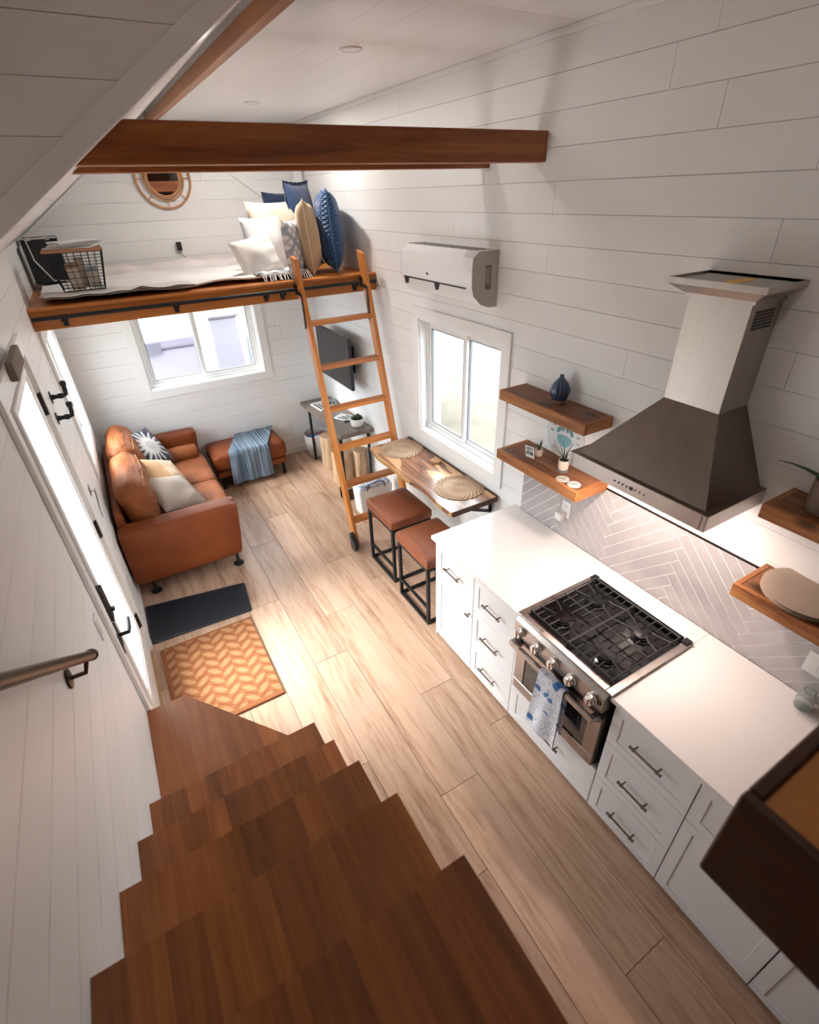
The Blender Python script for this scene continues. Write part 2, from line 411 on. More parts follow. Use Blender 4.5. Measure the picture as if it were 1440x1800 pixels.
# corner post of loft end on right wall (small stepped box with dark slot, upper right corner of far wall)
# floor planks
fl = root('floor'); B().box(XL - .1, XR + .1, YN - .1, YF + .1, -.08, -.0125).obj('subfloor', FGAP, fl)
ph = {0: .4, 1: 1.67, 2: .85, 3: 1.27, 4: 1.91, 5: 1.48, 6: .62, 7: 1.1, -1: .1, -2: 1.2, -3: .7}
x = .3425; PW = .2575
for r in range(-3, 9):
    x0 = .3425 + (r - 1) * PW; x1 = x0 + PW; x0 = max(x0, XL); x1 = min(x1, XR)
    if x1 - x0 < .01: continue
    y = ph.get(r, .5) - 1.69 * 3
    while y < YF:
        a, b = max(y, YN), min(y + 1.69, YF)
        if b - a > .01: B().box(x0 + .0012, x1 - .0012, a + .0012, b - .0012, -.0124, 0, .0008).obj('floor_plank', OAKF, fl)
        y += 1.69
# ------------------------------------------------------------------ windows and door
def casing(parent, axis, face, s, u0, u1, z0, z1, w=.09, t=.018):
    """flat boards round an opening, s = direction into room"""
    f0, f1 = face + s*.0006, face + s*t
    for (a, b, c, d) in ((u0 - w, u1 + w, z1, z1 + w), (u0 - w, u1 + w, z0 - w, z0), (u0 - w, u0, z0, z1), (u1, u1 + w, z0, z1)):
        B().prism([(a, c), (b, c), (b, d), (a, d)], axis, min(f0, f1), max(f0, f1), .0015).obj('casing_board', TRIM, parent)
def reveal(parent, axis, face, s, u0, u1, z0, z1, depth=.11, t=.012):
    f0, f1 = sorted((face + s*.004, face - s*depth))
    for (a, b, c, d) in ((u0, u1, z1 - t, z1), (u0, u1, z0, z0 + t), (u0, u0 + t, z0 + t, z1 - t), (u1 - t, u1, z0 + t, z1 - t)):
        B().prism([(a, c), (b, c), (b, d), (a, d)], axis, f0, f1).obj('jamb_liner', TRIM, parent)
def frame4(b, axis, f0, f1, u0, u1, z0, z1, w, bev=.0015):
    for (a, c, d, e) in ((u0, u1, z0, z0 + w), (u0, u1, z1 - w, z1), (u0, u0 + w, z0 + w, z1 - w), (u1 - w, u1, z0 + w, z1 - w)):
        b.prism([(a, d), (c, d), (c, e), (a, e)], axis, f0, f1, bev)
    return b
def slider(n, axis, face, s, u0, u1, z0, z1, mid, front_low, cas=True):
    r = root('window_%d' % n); t = .012
    if cas: casing(r, axis, face, s, u0, u1, z0, z1)
    reveal(r, axis, face, s, u0, u1, z0, z1)
    a, b = u0 + t, u1 - t; c, d = z0 + t, z1 - t
    F = sorted((face - s*.06, face - s*.12)); frame4(B(), axis, F[0], F[1], a, b, c, d, .028).obj('window_frame', WPL, r)
    for k, (p, q) in enumerate(((a + .028, mid + .018), (mid - .018, b - .028))):
        fr = (k == 0) == front_low; o = .066 if fr else .092
        F = sorted((face - s*o, face - s*(o + .024)))
        sash = frame4(B(), axis, F[0], F[1], p, q, c + .028, d - .028, .036).obj('sash', WPL, r)
        m = sum(F)/2; B().prism([(p + .03, c + .058), (q - .03, c + .058), (q - .03, d - .058), (p + .03, d - .058)], axis, m - .002, m + .002).obj('pane', GLS, sash)
        F2 = sorted((face - s*(o+.0015), face - s*(o + .0225)))
        frame4(B(), axis, F2[0], F2[1], p + .0365, q - .0365, c + .0645, d - .0645, .006, 0).obj('pane_gasket', plain('gasket_grey', (.18, .19, .20), .6), sash)
    return r
slider(1, 1, YF, -1, .24, 1.50, 1.13, 2.02, .84, False)
slider(2, 0, XR, -1, 2.62, 3.68, 1.05, 2.01, 3.13, False)
slider(3, 0, XL, 1, 4.60, 5.64, 1.03, 2.02, 5.12, True)
# door 1 in the left wall
dr = root('door_1')
DY0, DY1, DZ = 2.335, 3.325, 2.225
for (a, b, c, d) in ((DY0 - .075, DY1 + .09, DZ, DZ + .09), (DY0 - .075, DY0, .0, DZ), (DY1, DY1 + .09, 0, DZ)):
    B().prism([(a, c), (b, c), (b, d), (a, d)], 0, XL + .0006, XL + .020, .0015).obj('casing_board', TRIM, dr)
for (a, b, c, d) in ((DY0, DY1, DZ - .02, DZ), (DY0, DY0 + .02, .0, DZ - .02), (DY1 - .02, DY1, 0, DZ - .02)):
    B().prism([(a, c), (b, c), (b, d), (a, d)], 0, XL - .145, XL + .004).obj('door_jamb', TRIM, dr)
B().prism([(DY0, 0), (DY1, 0), (DY1, .012), (DY0, .012)], 0, XL - .14, XL + .01).obj('threshold', plain('threshold_oak', (.42, .24, .11), .5), dr)
leaf0, leaf1 = XL - .045, XL - .003
b = B(); a0, a1, g0, g1 = DY0 + .022, DY1 - .022, .016, DZ - .022
LG = (2.50, 3.16, .37, 2.16)      # glazed opening
for (u0, u1, z0, z1) in ((a0, a1, g0, LG[2]), (a0, a1, LG[3], g1), (a0, LG[0], LG[2], LG[3]), (LG[1], a1, LG[2], LG[3])):
    b.prism([(u0, z0), (u1, z0), (u1, z1), (u0, z1)], 0, leaf0, leaf1)
DOORP = plain('door_paint', (.80, .79, .77), .33)
leaf = b.obj('door_leaf', DOORP, dr)
frame4(B(), 0, leaf1, leaf1 + .014, LG[0] - .03, LG[1] + .03, LG[2] - .03, LG[3] + .03, .035, .003).obj('glazing_bead', TRIM, leaf)
frame4(B(), 0, leaf1 - .006, leaf1 + .006, LG[0] + .004, LG[1] - .004, LG[2] + .004, LG[3] - .004, .018, .002).obj('glazing_bead', TRIM, leaf)
B().prism([(LG[0], LG[2]), (LG[1], LG[2]), (LG[1], LG[3]), (LG[0], LG[3])], 0, leaf0 + .018, leaf0 + .022).obj('pane', GLS, leaf)
for z in (.33, 1.13, 1.96):
    h = B().box(XL - .004, XL + .006, 3.285, 3.345, z - .06, z + .06, .001)
    h.tube([(XL + .008, 3.312, z - .062), (XL + .008, 3.312, z + .062)], .008, 8).obj('hinge', BLK, dr)
# keypad lock and lever
k = B().box(leaf1, leaf1 + .028, 2.405, 2.475, 1.07, 1.27, .006, 2); k = k.obj('keypad_lock', BLKP, leaf)
B().box(leaf1 + .028, leaf1 + .045, 2.425, 2.455, 1.12, 1.135, .002).obj('thumb_turn', BLK, k)
k = B().box(leaf1, leaf1 + .012, 2.41, 2.47, .88, 1.02, .003)
k.tube([(leaf1 + .01, 2.44, .95), (leaf1 + .06, 2.44, .95), (leaf1 + .062, 2.47, .95), (leaf1 + .062, 2.56, .95)], .011, 8).obj('lever_handle', BLK, leaf)
# strike plate side bolt
B().box(XL + .018, XL + .0225, 2.30, 2.325, .93, 1.06, .001).obj('strike_plate', BLK, dr)
# ------------------------------------------------------------------ beams
def beam(x0, x1, y0, y1, z0, z1, label):
    b = B()
    xl = (z0 - 2.935) / .71; xt = (z1 - 2.935) / .71
    b.prism([(max(x0, xl + .003), z0), (x1, z0), (x1, z1), (max(x0, xt + .003), z1)], 1, y0, y1, .003)
    return tag(b.obj('ceiling_beam', BEAM), label, 'beam', 'stained beams across the room')
beam(.0, XR - .001, 2.385, 2.475, 2.99, 3.122, 'nearer of the two reddish-brown cross beams, knotty, spanning the room')
beam(.0, XR - .001, 2.85, 2.94, 2.985, 3.11, 'farther cross beam, only its lower edge showing under the nearer beam')
B_ = B().box(.85, .90, -1.5, YF - .001, 3.447, CZ + .011, .002).obj('ridge_beam', BEAMY); tag(B_, 'long brown ridge beam running under the ceiling toward the far wall', 'beam')
# ------------------------------------------------------------------ loft at far end
LY, LZ = 4.43, 2.275
lf = thing('sleeping_loft', 'sleeping loft platform across the far end with orange timber edge', 'loft', (.91, LY, 2.14))
B().box(XL + .001, XR - .001, LY, LY + .04, 2.14, 2.262, .002).obj('fascia_board', LOFTW, lf)
B().box(XL + .001, XR - .001, LY - .012, LY + .10, 2.2625, 2.284, .003).obj('edge_board', LOFTW, lf)
dk = 0; y = LY + .101
while y < YF - .02:
    B().box(XL + .001, XR - .001, y, min(y + .18, YF - .02), 2.25, 2.279).obj('deck_board', LOFTW, lf); y += .1815
B().box(XL + .001, XR - .001, LY + .0405, YF - .015, 2.15, 2.2495).obj('underside_panel', WHT, lf)
rl = thing('ladder_rail', 'black round steel rail fixed along the loft edge on small brackets', 'rail', (.91, LY - .05, 2.2))
B().tube([(XL + .01, LY - .045, 2.222), (XR - .03, LY - .045, 2.222)], .0145, 10).obj('rail_tube', BLK, rl, smooth=True)
B().lathe([(.019, 0), (.019, .03)], (XR - .055, LY - .045, 2.222), 10, 0).obj('end_cap', BLK, rl)
for x in (-.22, .52, 1.22, 1.36, 2.02):
    B().box(x - .022, x + .022, LY - .0495, LY - .0005, 2.19, 2.212, .002).box(x - .016, x + .016, LY - .012, LY - .0005, 2.155, 2.191, .001).obj('rail_bracket', BLK, rl)
# ------------------------------------------------------------------ ladder leaning on rail
lad = thing('loft_ladder', 'honey-coloured wooden loft ladder with six rungs and black hook hardware', 'ladder', (1.80, 3.64, 0))
yl = lambda z: 3.665 + (4.45 - .085 - 3.665) * z / 2.47
def stile(x0, x1):
    b = B(); z0, z1 = .02, 2.47
    b.prism([(yl(z0) - .01, z0), (yl(z0) + .085, z0), (yl(z1) + .085, z1), (yl(z1) - .01, z1 - .02)], 0, x0, x1, .002)
    return b
stile(1.475, 1.510).obj('stile', LADW, lad); stile(2.075, 2.110).obj('stile', LADW, lad)
for z in (.245, .59, .925, 1.265, 1.615, 1.965):
    B().box(1.5105, 2.0745, yl(z) - .005, yl(z) + .085, z - .016, z + .016, .002).obj('rung', LADX, lad)
for x in (1.464, 2.064):
    h = B().box(x, x + .008, yl(2.0) + .03, yl(2.0) + .055, 1.93, 2.20, .001)
    h.box(x, x + .008, yl(2.2) + .0, LY - .03, 2.185, 2.212, .001).lathe([(.022, -.004), (.022, .016)], (x, LY - .045, 2.222 + .026), 12, 0)
    h.obj('rail_hook', BLK, lad)
wz = B(); wz.lathe([(.012, -.002), (.05, -.002), (.055, .004), (.055, .030), (.05, .036), (.012, .036)], (1.428, 3.64, .056), 20, 0)
w_ = wz.obj('foot_wheel', BLKP, lad, smooth=True)
B().prism([(3.60, .05), (3.625, .118), (3.67, .15), (3.72, .16), (3.70, .11), (3.66, .06)], 0, 1.425, 1.474, .004).obj('wheel_guard', BLKP, lad)
# ------------------------------------------------------------------ staircase
stc = thing('staircase', 'open-sided staircase with reddish-brown butcher-block treads along the left wall', 'staircase', (-.06, .37, 0))
SXR = .305
def tread(poly_fn, x0, x1, z, name='stair_tread'):
    """tread > staves running front to back; poly_fn(xa, xb) gives the outline of one stave in x,y"""
    e = bpy.data.objects.new(name, None); COL.objects.link(e); e.parent = stc; e.location = Vector(((x0+x1)/2, poly_fn(x0, x0+.01)[0][1], z)) - Vector(stc.location); e.empty_display_size = .05
    rn = random.Random(int(z*100)); x = x0
    while x < x1 - .001:
        wd = rn.choice((.066, .078, .09)); xe = min(x + wd, x1)
        if x1 - xe < .02: xe = x1
        B().prism(poly_fn(x, xe), 2, z - .04, z, 0).obj('stave', TRD, e)
        x = xe
    return e
noses = [(1.52, .79), (1.22, 1.045), (.94, 1.295), (.66, 1.54)]
backs = [1.18, .90, .62, .33]
for (yn, z), yb in zip(noses, backs):
    tread(lambda a, b, yn=yn, yb=yb: [(a, yb), (b, yb), (b, yn), (a, yn)], XL + .001, SXR, z)
tread(lambda a, b: [(a, -1.0), (b, -1.0), (b, .37), (a, .37)], XL + .001, SXR, 1.775, 'landing_tread')
# corner landing with its clipped corner
def land(a, b):
    f = lambda x: 2.255 if x < -.215 else 2.255 - (x + .215) * 1.32
    P = [(a, 1.49), (b, 1.49), (b, f(b))]
    if a < -.215 < b: P.append((-.215, 2.255))
    return P + [(a, f(a))]
tread(land, XL + .001, .295, .53, 'landing_tread')
SBX = plain('stair_box_paint', (.78, .77, .75), .4)
for (yn, z), yb in zip(noses + [(.37, 1.775)], backs + [-1.0]):
    B().box(XL + .002, SXR - .02, yb + (.0 if yb > -.9 else 0), yn - .03, .001 if z > .6 else .001, z - .041).obj('stair_box', SBX, stc)
B().prism([(XL + .002, 1.491), (.27, 1.491), (.27, 1.60), (-.225, 2.235), (XL + .002, 2.235)], 2, .001, .489).obj('stair_box', SBX, stc)
kb = B().lathe([(.006, 0), (.006, .02), (.016, .024), (.017, .034), (.008, .042)], (SXR - .02, .80, 1.16), 12, 0); kb.obj('cupboard_knob', BRZ, stc, smooth=True)
# handrail
hr = thing('stair_handrail', 'dark bronze tubular handrail on the left wall beside the stairs', 'handrail', (XL, 1.2, 1.8))
P0, P1 = Vector((XL + .065, 1.53, 1.63)), Vector((XL + .065, .2, 2.75))
B().tube([P0, P1], .0165, 12).obj('rail_tube', BRZ, hr, smooth=True)
B().lathe([(.012, -.012), (.020, -.006), (.022, .004), (.016, .014), (.0, .018)], P0, 12, 1).obj('end_cap', BRZ, hr, smooth=True)
for t in (.06, .75):
    q = P0.lerp(P1, t); bb = B().tube([(XL + .002, q.y, q.z - .06), (XL + .05, q.y, q.z - .06), (XL + .065, q.y, q.z - .018)], .007, 8).lathe([(.032, .001), (.032, .007), (.012, .012)], (XL, q.y, q.z - .06), 16, 0)
    bb.obj('wall_bracket', BRZ, hr, smooth=True)
# loft edge close to the camera, lower right
nl = thing('near_loft', 'dark wooden loft edge close to the camera in the lower right corner', 'loft', (.9, -.4, 2.08))
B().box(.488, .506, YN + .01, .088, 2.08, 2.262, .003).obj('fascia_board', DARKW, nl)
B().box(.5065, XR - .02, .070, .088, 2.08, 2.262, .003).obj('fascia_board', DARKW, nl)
B().box(.5065, XR - .02, YN + .01, .0695, 2.12, 2.254).obj('deck_panel', wood('near_deck_lit', [(.2, (.50, .17, .03)), (.6, (.72, .28, .06)), (.85, (.8, .38, .10))], 0, .4, 7, .06, .1), nl)  # deck orange raised so the colour holds light falling on its top
# ------------------------------------------------------------------ kitchen
FX = 1.515; CT = .911
def notched(y0, y1, x0, x1): pass
qt = thing('countertop', 'white quartz worktop running along the right wall', 'countertop', (1.87, 1, CT))
RY0, RY1 = .838, 1.462                           # range opening
b = B().box(1.495, XR - .012, RY1, 2.36, CT - .03, CT, .002).obj('slab', QTZ, qt)
B().box(1.495, XR - .012, YN + .05, RY0, CT - .03, CT, .002).obj('slab', QTZ, qt)
B().box(2.085, XR - .012, RY0 + .0005, RY1 - .0005, CT - .03, CT, .001).obj('slab', QTZ, qt)
def bar_pull(parent, y, z, ln=.155, vertical=False):
    b = B(); x = FX - .032; h = ln / 2
    for s in (-1, 1):
        b.tube([(FX - .0015, y + s*h*.78, z), (x, y + s*h*.78, z)], .0045, 8)
        b.lathe([(.0085, -.007), (.0095, 0), (.0085, .007)], (x, y + s*h*.78, z), 10, 1)
        b.lathe([(.008, -.004), (.008, .004)], (x, y + s*h, z), 10, 1)
    b.tube([(x, y - h, z), (x, y + h, z)], .0055, 8)
    b.obj('bar_pull', PEWT, parent, smooth=True)
def knob(parent, y, z):
    b = B().lathe([(.009, 0), (.005, .006), (.005, .02)], (FX - .001, y, z), 10, 0)
    b.xf(Matrix.Identity(4)); b.tube([(FX - .02, y, z), (FX - .001, y, z)], .0045, 8).tube([(FX - .026, y - .018, z), (FX - .026, y + .018, z)], .0065, 8)
    b.obj('cabinet_knob', PEWT, parent, smooth=True)
def shaker(parent, name, y0, y1, z0, z1, rail=.05):
    b = B(); g = .0015; y0 += g; y1 -= g; z0 += g; z1 -= g; x0, x1 = FX, FX + .018
    b.box(x0 + .006, x1, y0 + rail, y1 - rail, z0 + rail, z1 - rail)
    for (a, c, d, e) in ((y0, y1, z0, z0 + rail), (y0, y1, z1 - rail, z1), (y0, y0 + rail, z0 + rail, z1 - rail), (y1 - rail, y1, z0 + rail, z1 - rail)):
        b.box(x0, x1, a, c, d, e, .0008)
    return b.obj(name, CABW, parent)
def cabinet(label, y0, y1, kind, knob_side=1):
    t = thing('base_cabinet', label, 'cabinet', ((FX + XR)/2, (y0+y1)/2, 0), 'white base cabinets under the worktop')
    B().box(FX + .0185, XR - .02, y0 + .0008, y1 - .0008, .10, CT - .0305).box(FX + .06, XR - .02, y0 + .0008, y1 - .0008, .001, .10).obj('body', CABW, t)
    zs = [.025, .30, .595, .868]; m = (y0+y1)/2
    if kind == 'drawers':
        for a, c in zip(zs[:-1], zs[1:]): d = shaker(t, 'drawer', y0, y1, a, c); bar_pull(d, m, (a+c)/2 + .01)
    elif kind == 'door':
        d = shaker(t, 'drawer', y0, y1, .595, .868); bar_pull(d, m, .745)
        d = shaker(t, 'door', y0, y1, .025, .595); knob(d, y0 + .03 if knob_side < 0 else y1 - .03, .53)
    elif kind == 'lower':
        d = shaker(t, 'drawer', y0, y1, .025, .335, .07); bar_pull(d, m, .19, .17)
    return t
cabinet('white base cabinet at the free end of the worktop, one drawer above a door', 1.895, 2.315, 'door', -1)
cabinet('white three-drawer cabinet on the window side of the range', 1.485, 1.893, 'drawers')
cabinet('white three-drawer cabinet on the near side of the range', .392, .815, 'drawers')
cabinet('white cabinet with drawer over door, partly behind the near loft edge', -.062, .39, 'door', -1)
cabinet('white cabinet nearest the camera, cut off by the picture edge', -.52, -.064, 'door', 1)
rc = thing('range_cabinet', 'white drawer cabinet beneath the oven, one wide pull', 'cabinet', (1.87, 1.15, 0), 'white base cabinets under the worktop')
B().box(FX + .0185, XR - .02, .8155, 1.484, .10, .325).box(FX + .06, XR - .02, .8155, 1.484, .001, .10).obj('body', CABW, rc)
d = shaker(rc, 'drawer', .8175, 1.4835, .025, .33, .06); bar_pull(d, 1.135, .20, .17)
B().box(FX, FX + .018, 1.4635, 1.4835, .333, .868).obj('filler_strip', CABW, rc)
B().box(FX + .0, XR - .02, 2.3165, 2.33, .001, CT - .031).obj('end_panel', CABW, tag(thing('end_panel_unit', 'white end panel closing the free end of the worktop', 'panel', (1.87, 2.32, 0)), 'white end panel closing the free end of the worktop', 'panel'))
# range
rg = thing('gas_range', 'stainless gas range with black grates set into the white worktop', 'stove', (1.8, 1.15, .34))
R0, R1 = .842, 1.458; RX = 1.50
B().box(RX + .03, 2.08, R0, R1, .336, .895).obj('body', plain('range_body_black', (.015, .015, .016), .4), rg)
ct = B().box(RX - .005, 2.082, R0, R1, .8955, .9185, .003).obj('cooktop_tray', ENAM, rg)
for (a, c) in ((R0 - .014, R0 + .026), (R1 - .026, R1 + .014)): B().box(RX - .012, 2.084, a, c, .9186, .9285, .003).obj('side_trim', STEEL, rg)
B().box(RX - .012, RX + .03, R0 + .0265, R1 - .0265, .9186, .9275, .002).obj('front_trim', STEEL, rg)
B().prism([(RX - .012, .9185), (RX - .035, .895), (RX - .035, .80), (RX + .029, .80), (RX + .029, .9185)], 1, R0, R1, .003).obj('control_panel', STEEL, rg)
B().box(RX - .012, RX + .029, R0, R1, .735, .799, .002).obj('vent_strip', BLK, rg)
for y in (1.405, 1.275, 1.155, 1.035, .905):
    b = B().lathe([(.031, 0), (.031, -.006), (.026, -.008), (.026, -.030), (.022, -.036), (.0, -.036)], (RX - .0355, y, .846), 20, 0)
    b.box(RX - .079, RX - .062, y - .006, y + .006, .822, .870, .003)
    b.obj('burner_knob', plain('polished_steel', (.78, .75, .73), .22, .85), rg, smooth=True)
B().lathe([(.013, 0), (.013, -.004), (0, -.004)], (RX - .0352, .866, .855), 14, 0).obj('indicator_button', BLKP, rg, smooth=True)
od = B(); frame4(od, 0, RX - .004, RX + .029, R0 + .004, R1 - .004, .342, .733, .075, .003); od = od.obj('oven_door', STEEL, rg)
B().box(RX + .003, RX + .02, R0 + .079, R1 - .079, .417, .658).obj('oven_window', plain('oven_glass', (.006, .006, .007), .06, coat=1), od)
for (a, c) in ((R0 + .012, R0 + .042), (R1 - .042, R1 - .012)): B().prism([(RX - .0045, .70), (RX - .0045, .755), (RX - .055, .772), (RX - .055, .735)], 1, a, c, .002).obj('handle_post', STEEL, od)
B().box(RX - .078, RX - .0555, R0 + .012, R1 - .012, .738, .772, .007, 2).obj('door_handle', STEEL, od)
# burners
for (x, y, r) in ((1.645, 1.00, .048), (1.645, 1.30, .048), (1.90, 1.00, .04), (1.90, 1.30, .044)):
    bb = B().lathe([(r*1.35, 0), (r*1.3, .006), (r, .008), (r, .016), (r*.95, .018), (r*.8, .018), (r*.78, .024), (0, .025)], (x, y, .9187), 24); bb.obj('burner', ENAM, rg, smooth=True)
gy = [R0 + .036, (R0+R1)/2 - .003, (R0+R1)/2 + .003, R1 - .036]
for (a, c) in ((gy[0], gy[1]), (gy[2], gy[3])):
    b = B(); z = .957; x0, x1 = RX + .038, 2.03; r = .0042
    for yy in (a, c): b.tube([(x0, yy, z), (x1, yy, z)], r, 6)
    for xx in (x0, (x0+x1)/2, x1): b.tube([(xx, a, z), (xx, c, z)], r, 6)
    for yy in (a, c):
        for xx in (x0, x1): b.tube([(xx, yy, .919), (xx, yy, z)], r*1.3, 6)
    for k in range(1, 6): 
        yy = a + (c-a)*k/6
        for (xa, xb) in ((x0, x0 + .055), ((x0+x1)/2 - .055, (x0+x1)/2 + .055), (x1 - .055, x1)): b.tube([(xa, yy, z), (xb, yy, z)], r*.8, 6)
    for cx in (1.655, 1.905):
        m = (a+c)/2
        for s in (-1, 1):
            b.tube([(cx - .055*s, a if s > 0 else c, z), (cx - .03*s, m - .065*s, z), (cx - .012*s, m - .04*s, z + .002)], r, 6)
            b.tube([(cx + .055*s, a if s > 0 else c, z), (cx + .035*s, m - .07*s, z), (cx + .03*s, m - .04*s, z + .002)], r, 6)
            b.tube([(cx + s*.12, m, z), (cx + s*.045, m, z + .002)], r, 6)
    b.obj('grate', IRON, rg)
b = B()
for k in range(3): b.box(2.042 + k*.012, 2.049 + k*.012, R0 + .035, R1 - .035, .919, .934, .001)
b.obj('rear_vent', ENAM, rg)
for yy in (R0 + .012, R1 - .012): B().box(2.035, 2.08, yy - .018, yy + .018, .929, .938, .003).obj('corner_cap', BLK, rg)
# dish towel over the oven handle
tw = NT('towel_blue_print', .85); v = tw.coord('UV'); v = tw.coord()
n1 = tw.noise(v, 13, 2, .5, 4.0); n2 = tw.noise(v, 11, 2)
c = tw.ramp(n1, [(.42, (.84, .85, .90)), (.47, (.12, .18, .38)), (.49, (.84, .85, .90)), (.56, (.84, .85, .90)), (.585, (.22, .30, .50)), (.61, (.84, .85, .90))])
tw.set('Base Color', tw.mix(tw.ramp(n2, [(.57, (0, 0, 0)), (.62, (1, 1, 1))]), c, (.05, .17, .42))); tw.bump(tw.noise(v, 250, 2), .3, .002); tw = tw.m
def tow(u, v):
    s = v * .66; hx = RX - .067
    y = 1.03 + (.165 + .05 * max(0, .45 - v)) * u + (.03 * u - .015) * (abs(v - .45) * 1.6)
    wv = .010 * sin(u * 9 + 2 * v) * min(1, abs(v - .45) * 3)
    if v < .45: x, z = hx - .022 - .03 * (.45 - v) + wv, .785 - (.45 - v) * .98
    else:
        a = (v - .45)
        if a < .06: x, z = hx - .022 + .040 * (a / .06), .785 + .004 * sin(pi * a / .06)
        else: x, z = hx + .018 - wv * .3, .785 - (a - .06) * .72
    return (x, y, z)
T_ = B().sheet(tow, 18, 40, .006).obj('dish_towel', tw, None, smooth=True); tag(T_, 'white tea towel with blue floral print hanging on the oven handle', 'towel')
# backsplash
bs = thing('backsplash', 'pearly grey herringbone tile backsplash behind the worktop', 'backsplash', (XR, .8, CT))
BY0, BY1, BZ0, BZ1 = -.9, 2.295, CT + .001, 1.395
B().box(XR - .0095, XR - .0005, BY0, BY1, BZ0, BZ1).obj('grout_bed', plain('tile_grout', (.86, .83, .81), .7), bs)
tl = NT('pearl_tile', .2, 0, (.45, .43, .43)); r = tl.rnd(); vv = tl.mapv(tl.coord(), (1, 1, 1), tl.comb(r * 9, r * 13, r * 5))
tl.set('Base Color', tl.mix(tl.noise(vv, 5, 4, .6, 2), (.36, .345, .35), (.52, .49, .485))); tl.set('Coat Weight', .4); tl.bump(tl.noise(vv, 14, 3), .12, .003); tl = tl.m
wt, nn = .0593, 10; q2 = sqrt(.5); cnt = 0
def tilepoly(x0, x1, y0, y1):
    P = []
    for (x, y) in ((x0, y0), (x1, y0), (x1, y1), (x0, y1)):
        P.append((1.56 + (x - y) * q2, 1.09 + (x + y) * q2 - .0))
    return P
for m in range(-3, 5):
    for i in range(-40, 40):
        for k in (0, 1):
            if k == 0: X0, X1, Y0, Y1 = i, i + nn, i, i + 1
            else: X0, X1, Y0, Y1 = i, i + 1, i + 1, i + 1 + nn
            X0 += 2*nn*m; X1 += 2*nn*m; e = .0021
            P = tilepoly(X0*wt + e, X1*wt - e, Y0*wt + e, Y1*wt - e)
            for cl in ((1, 0, BY1 - .001), (-1, 0, -BY0), (0, 1, BZ1 - .001), (0, -1, -BZ0)):
                P = clip_poly(P, *cl) if len(P) > 2 else P
            if len(P) < 3: continue
            A = abs(sum(P[j][0]*P[(j+1) % len(P)][1] - P[(j+1) % len(P)][0]*P[j][1] for j in range(len(P))))/2
            if A < .0002: continue
            B().prism(P, 0, XR - .0108, XR - .0096, 0).obj('tile', tl, bs)
B().box(XR - .014, XR - .0005, BY0, BY1, BZ1 + .0005, BZ1 + .010, .001).obj('edge_strip', plain('edge_strip_dark', (.05, .035, .03), .3, 1), bs)
B().box(XR - .009, XR - .0005, BY0, BY1, BZ1 + .0105, BZ1 + .022, .001).obj('white_strip', TRIM, bs)
# outlets and switches
def outlet(label, axis, face, s, u, z, kind='outlet', rot=0):
    t = thing('wall_' + kind, label, kind, (face, u, z) if axis == 0 else (u, face, z), 'white wall plates')
    F = sorted((face + s*.0008, face + s*.006)); B().prism([(u - .036, z - .058), (u + .036, z - .058), (u + .036, z + .058), (u - .036, z + .058)], axis, F[0], F[1], .0015).obj('cover_plate', WPL, t)
    F = sorted((face + s*.0062, face + s*.009))
    if kind == 'switch': B().prism([(u - .016, z - .033), (u + .016, z - .033), (u + .016, z + .033), (u - .016, z + .033)], axis, F[0], F[1], .001).obj('rocker', WPL, t)
    else:
        for dz in (-.024, .024):
            rc_ = B().prism([(u - .017, z + dz - .015), (u + .017, z + dz - .015), (u + .017, z + dz + .015), (u - .017, z + dz + .015)], axis, F[0], F[1], .002).obj('receptacle', WPL, t)
            G = sorted((face + s*.0091, face + s*.0096)); b = B()
            for du in (-.007, .007): b.prism([(u + du - .0015, z + dz - .004), (u + du + .0015, z + dz - .004), (u + du + .0015, z + dz + .006), (u + du - .0015, z + dz + .006)], axis, G[0], G[1])
            b.obj('slots', BLKP, rc_)
    return t
outlet('white double outlet with plug on the tiles under the lower shelf', 0, XR - .0105, -1, 1.88, 1.12)
pl_ = B().box(XR - .062, XR - .0205, 1.872, 1.925, 1.045, 1.10, .008, 2).obj('charger_plug', WPL); tag(pl_, 'small white plug-in unit in the worktop outlet', 'plug')
outlet('white double outlet on the far wall between sofa and footstool', 1, YF, -1, .78, .50)
outlet('white outlet on the far wall right of the footstool', 1, YF, -1, 1.70, .36)
outlet('white switch plate on the left wall near the door handle', 0, XL, 1, 2.13, 1.28, 'switch')
outlet('white switch plate on the tiles at the right picture edge', 0, XR - .0105, -1, .41, 1.10, 'switch')
# hood
hd = thing('range_hood', 'stainless steel chimney range hood above the stove', 'range hood', (2.0, 1.2, 1.69))
HX0, HY0, HY1, HZ = 1.825, .845, 1.575, 1.69
b = B(); frame4(b, 2, HZ, HZ + .075, HX0, XR - .001, HY0, HY1, .022, .002); cn = b.obj('canopy_rim', STEEL, hd)
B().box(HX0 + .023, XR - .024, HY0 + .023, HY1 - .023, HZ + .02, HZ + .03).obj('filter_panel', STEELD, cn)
for yy in (1.0, 1.42):
    B().lathe([(.028, 0), (.028, -.004), (0, -.004)], (HX0 + .07, yy, HZ + .0195), 16).obj('hood_lamp', LAMP, cn)
b = B(); zb, zt = HZ + .0755, 2.08; X0, X1, Y0, Y1 = HX0 + .03, XR - .001, HY0 + .03, HY1 - .03; U0, U1, V0, V1 = 2.04, XR - .001, 1.035, 1.29
lo = b._v([(X0, Y0, zb), (X1, Y0, zb), (X1, Y1, zb), (X0, Y1, zb)]); hi = b._v([(U0, V0, zt), (U1, V0, zt), (U1, V1, zt), (U0, V1, zt)])
b.bm.faces.new(lo); b.bm.faces.new(hi); [b.bm.faces.new([lo[i], lo[(i+1) % 4], hi[(i+1) % 4], hi[i]]) for i in range(4)]
b.obj('canopy', STEELD, hd)
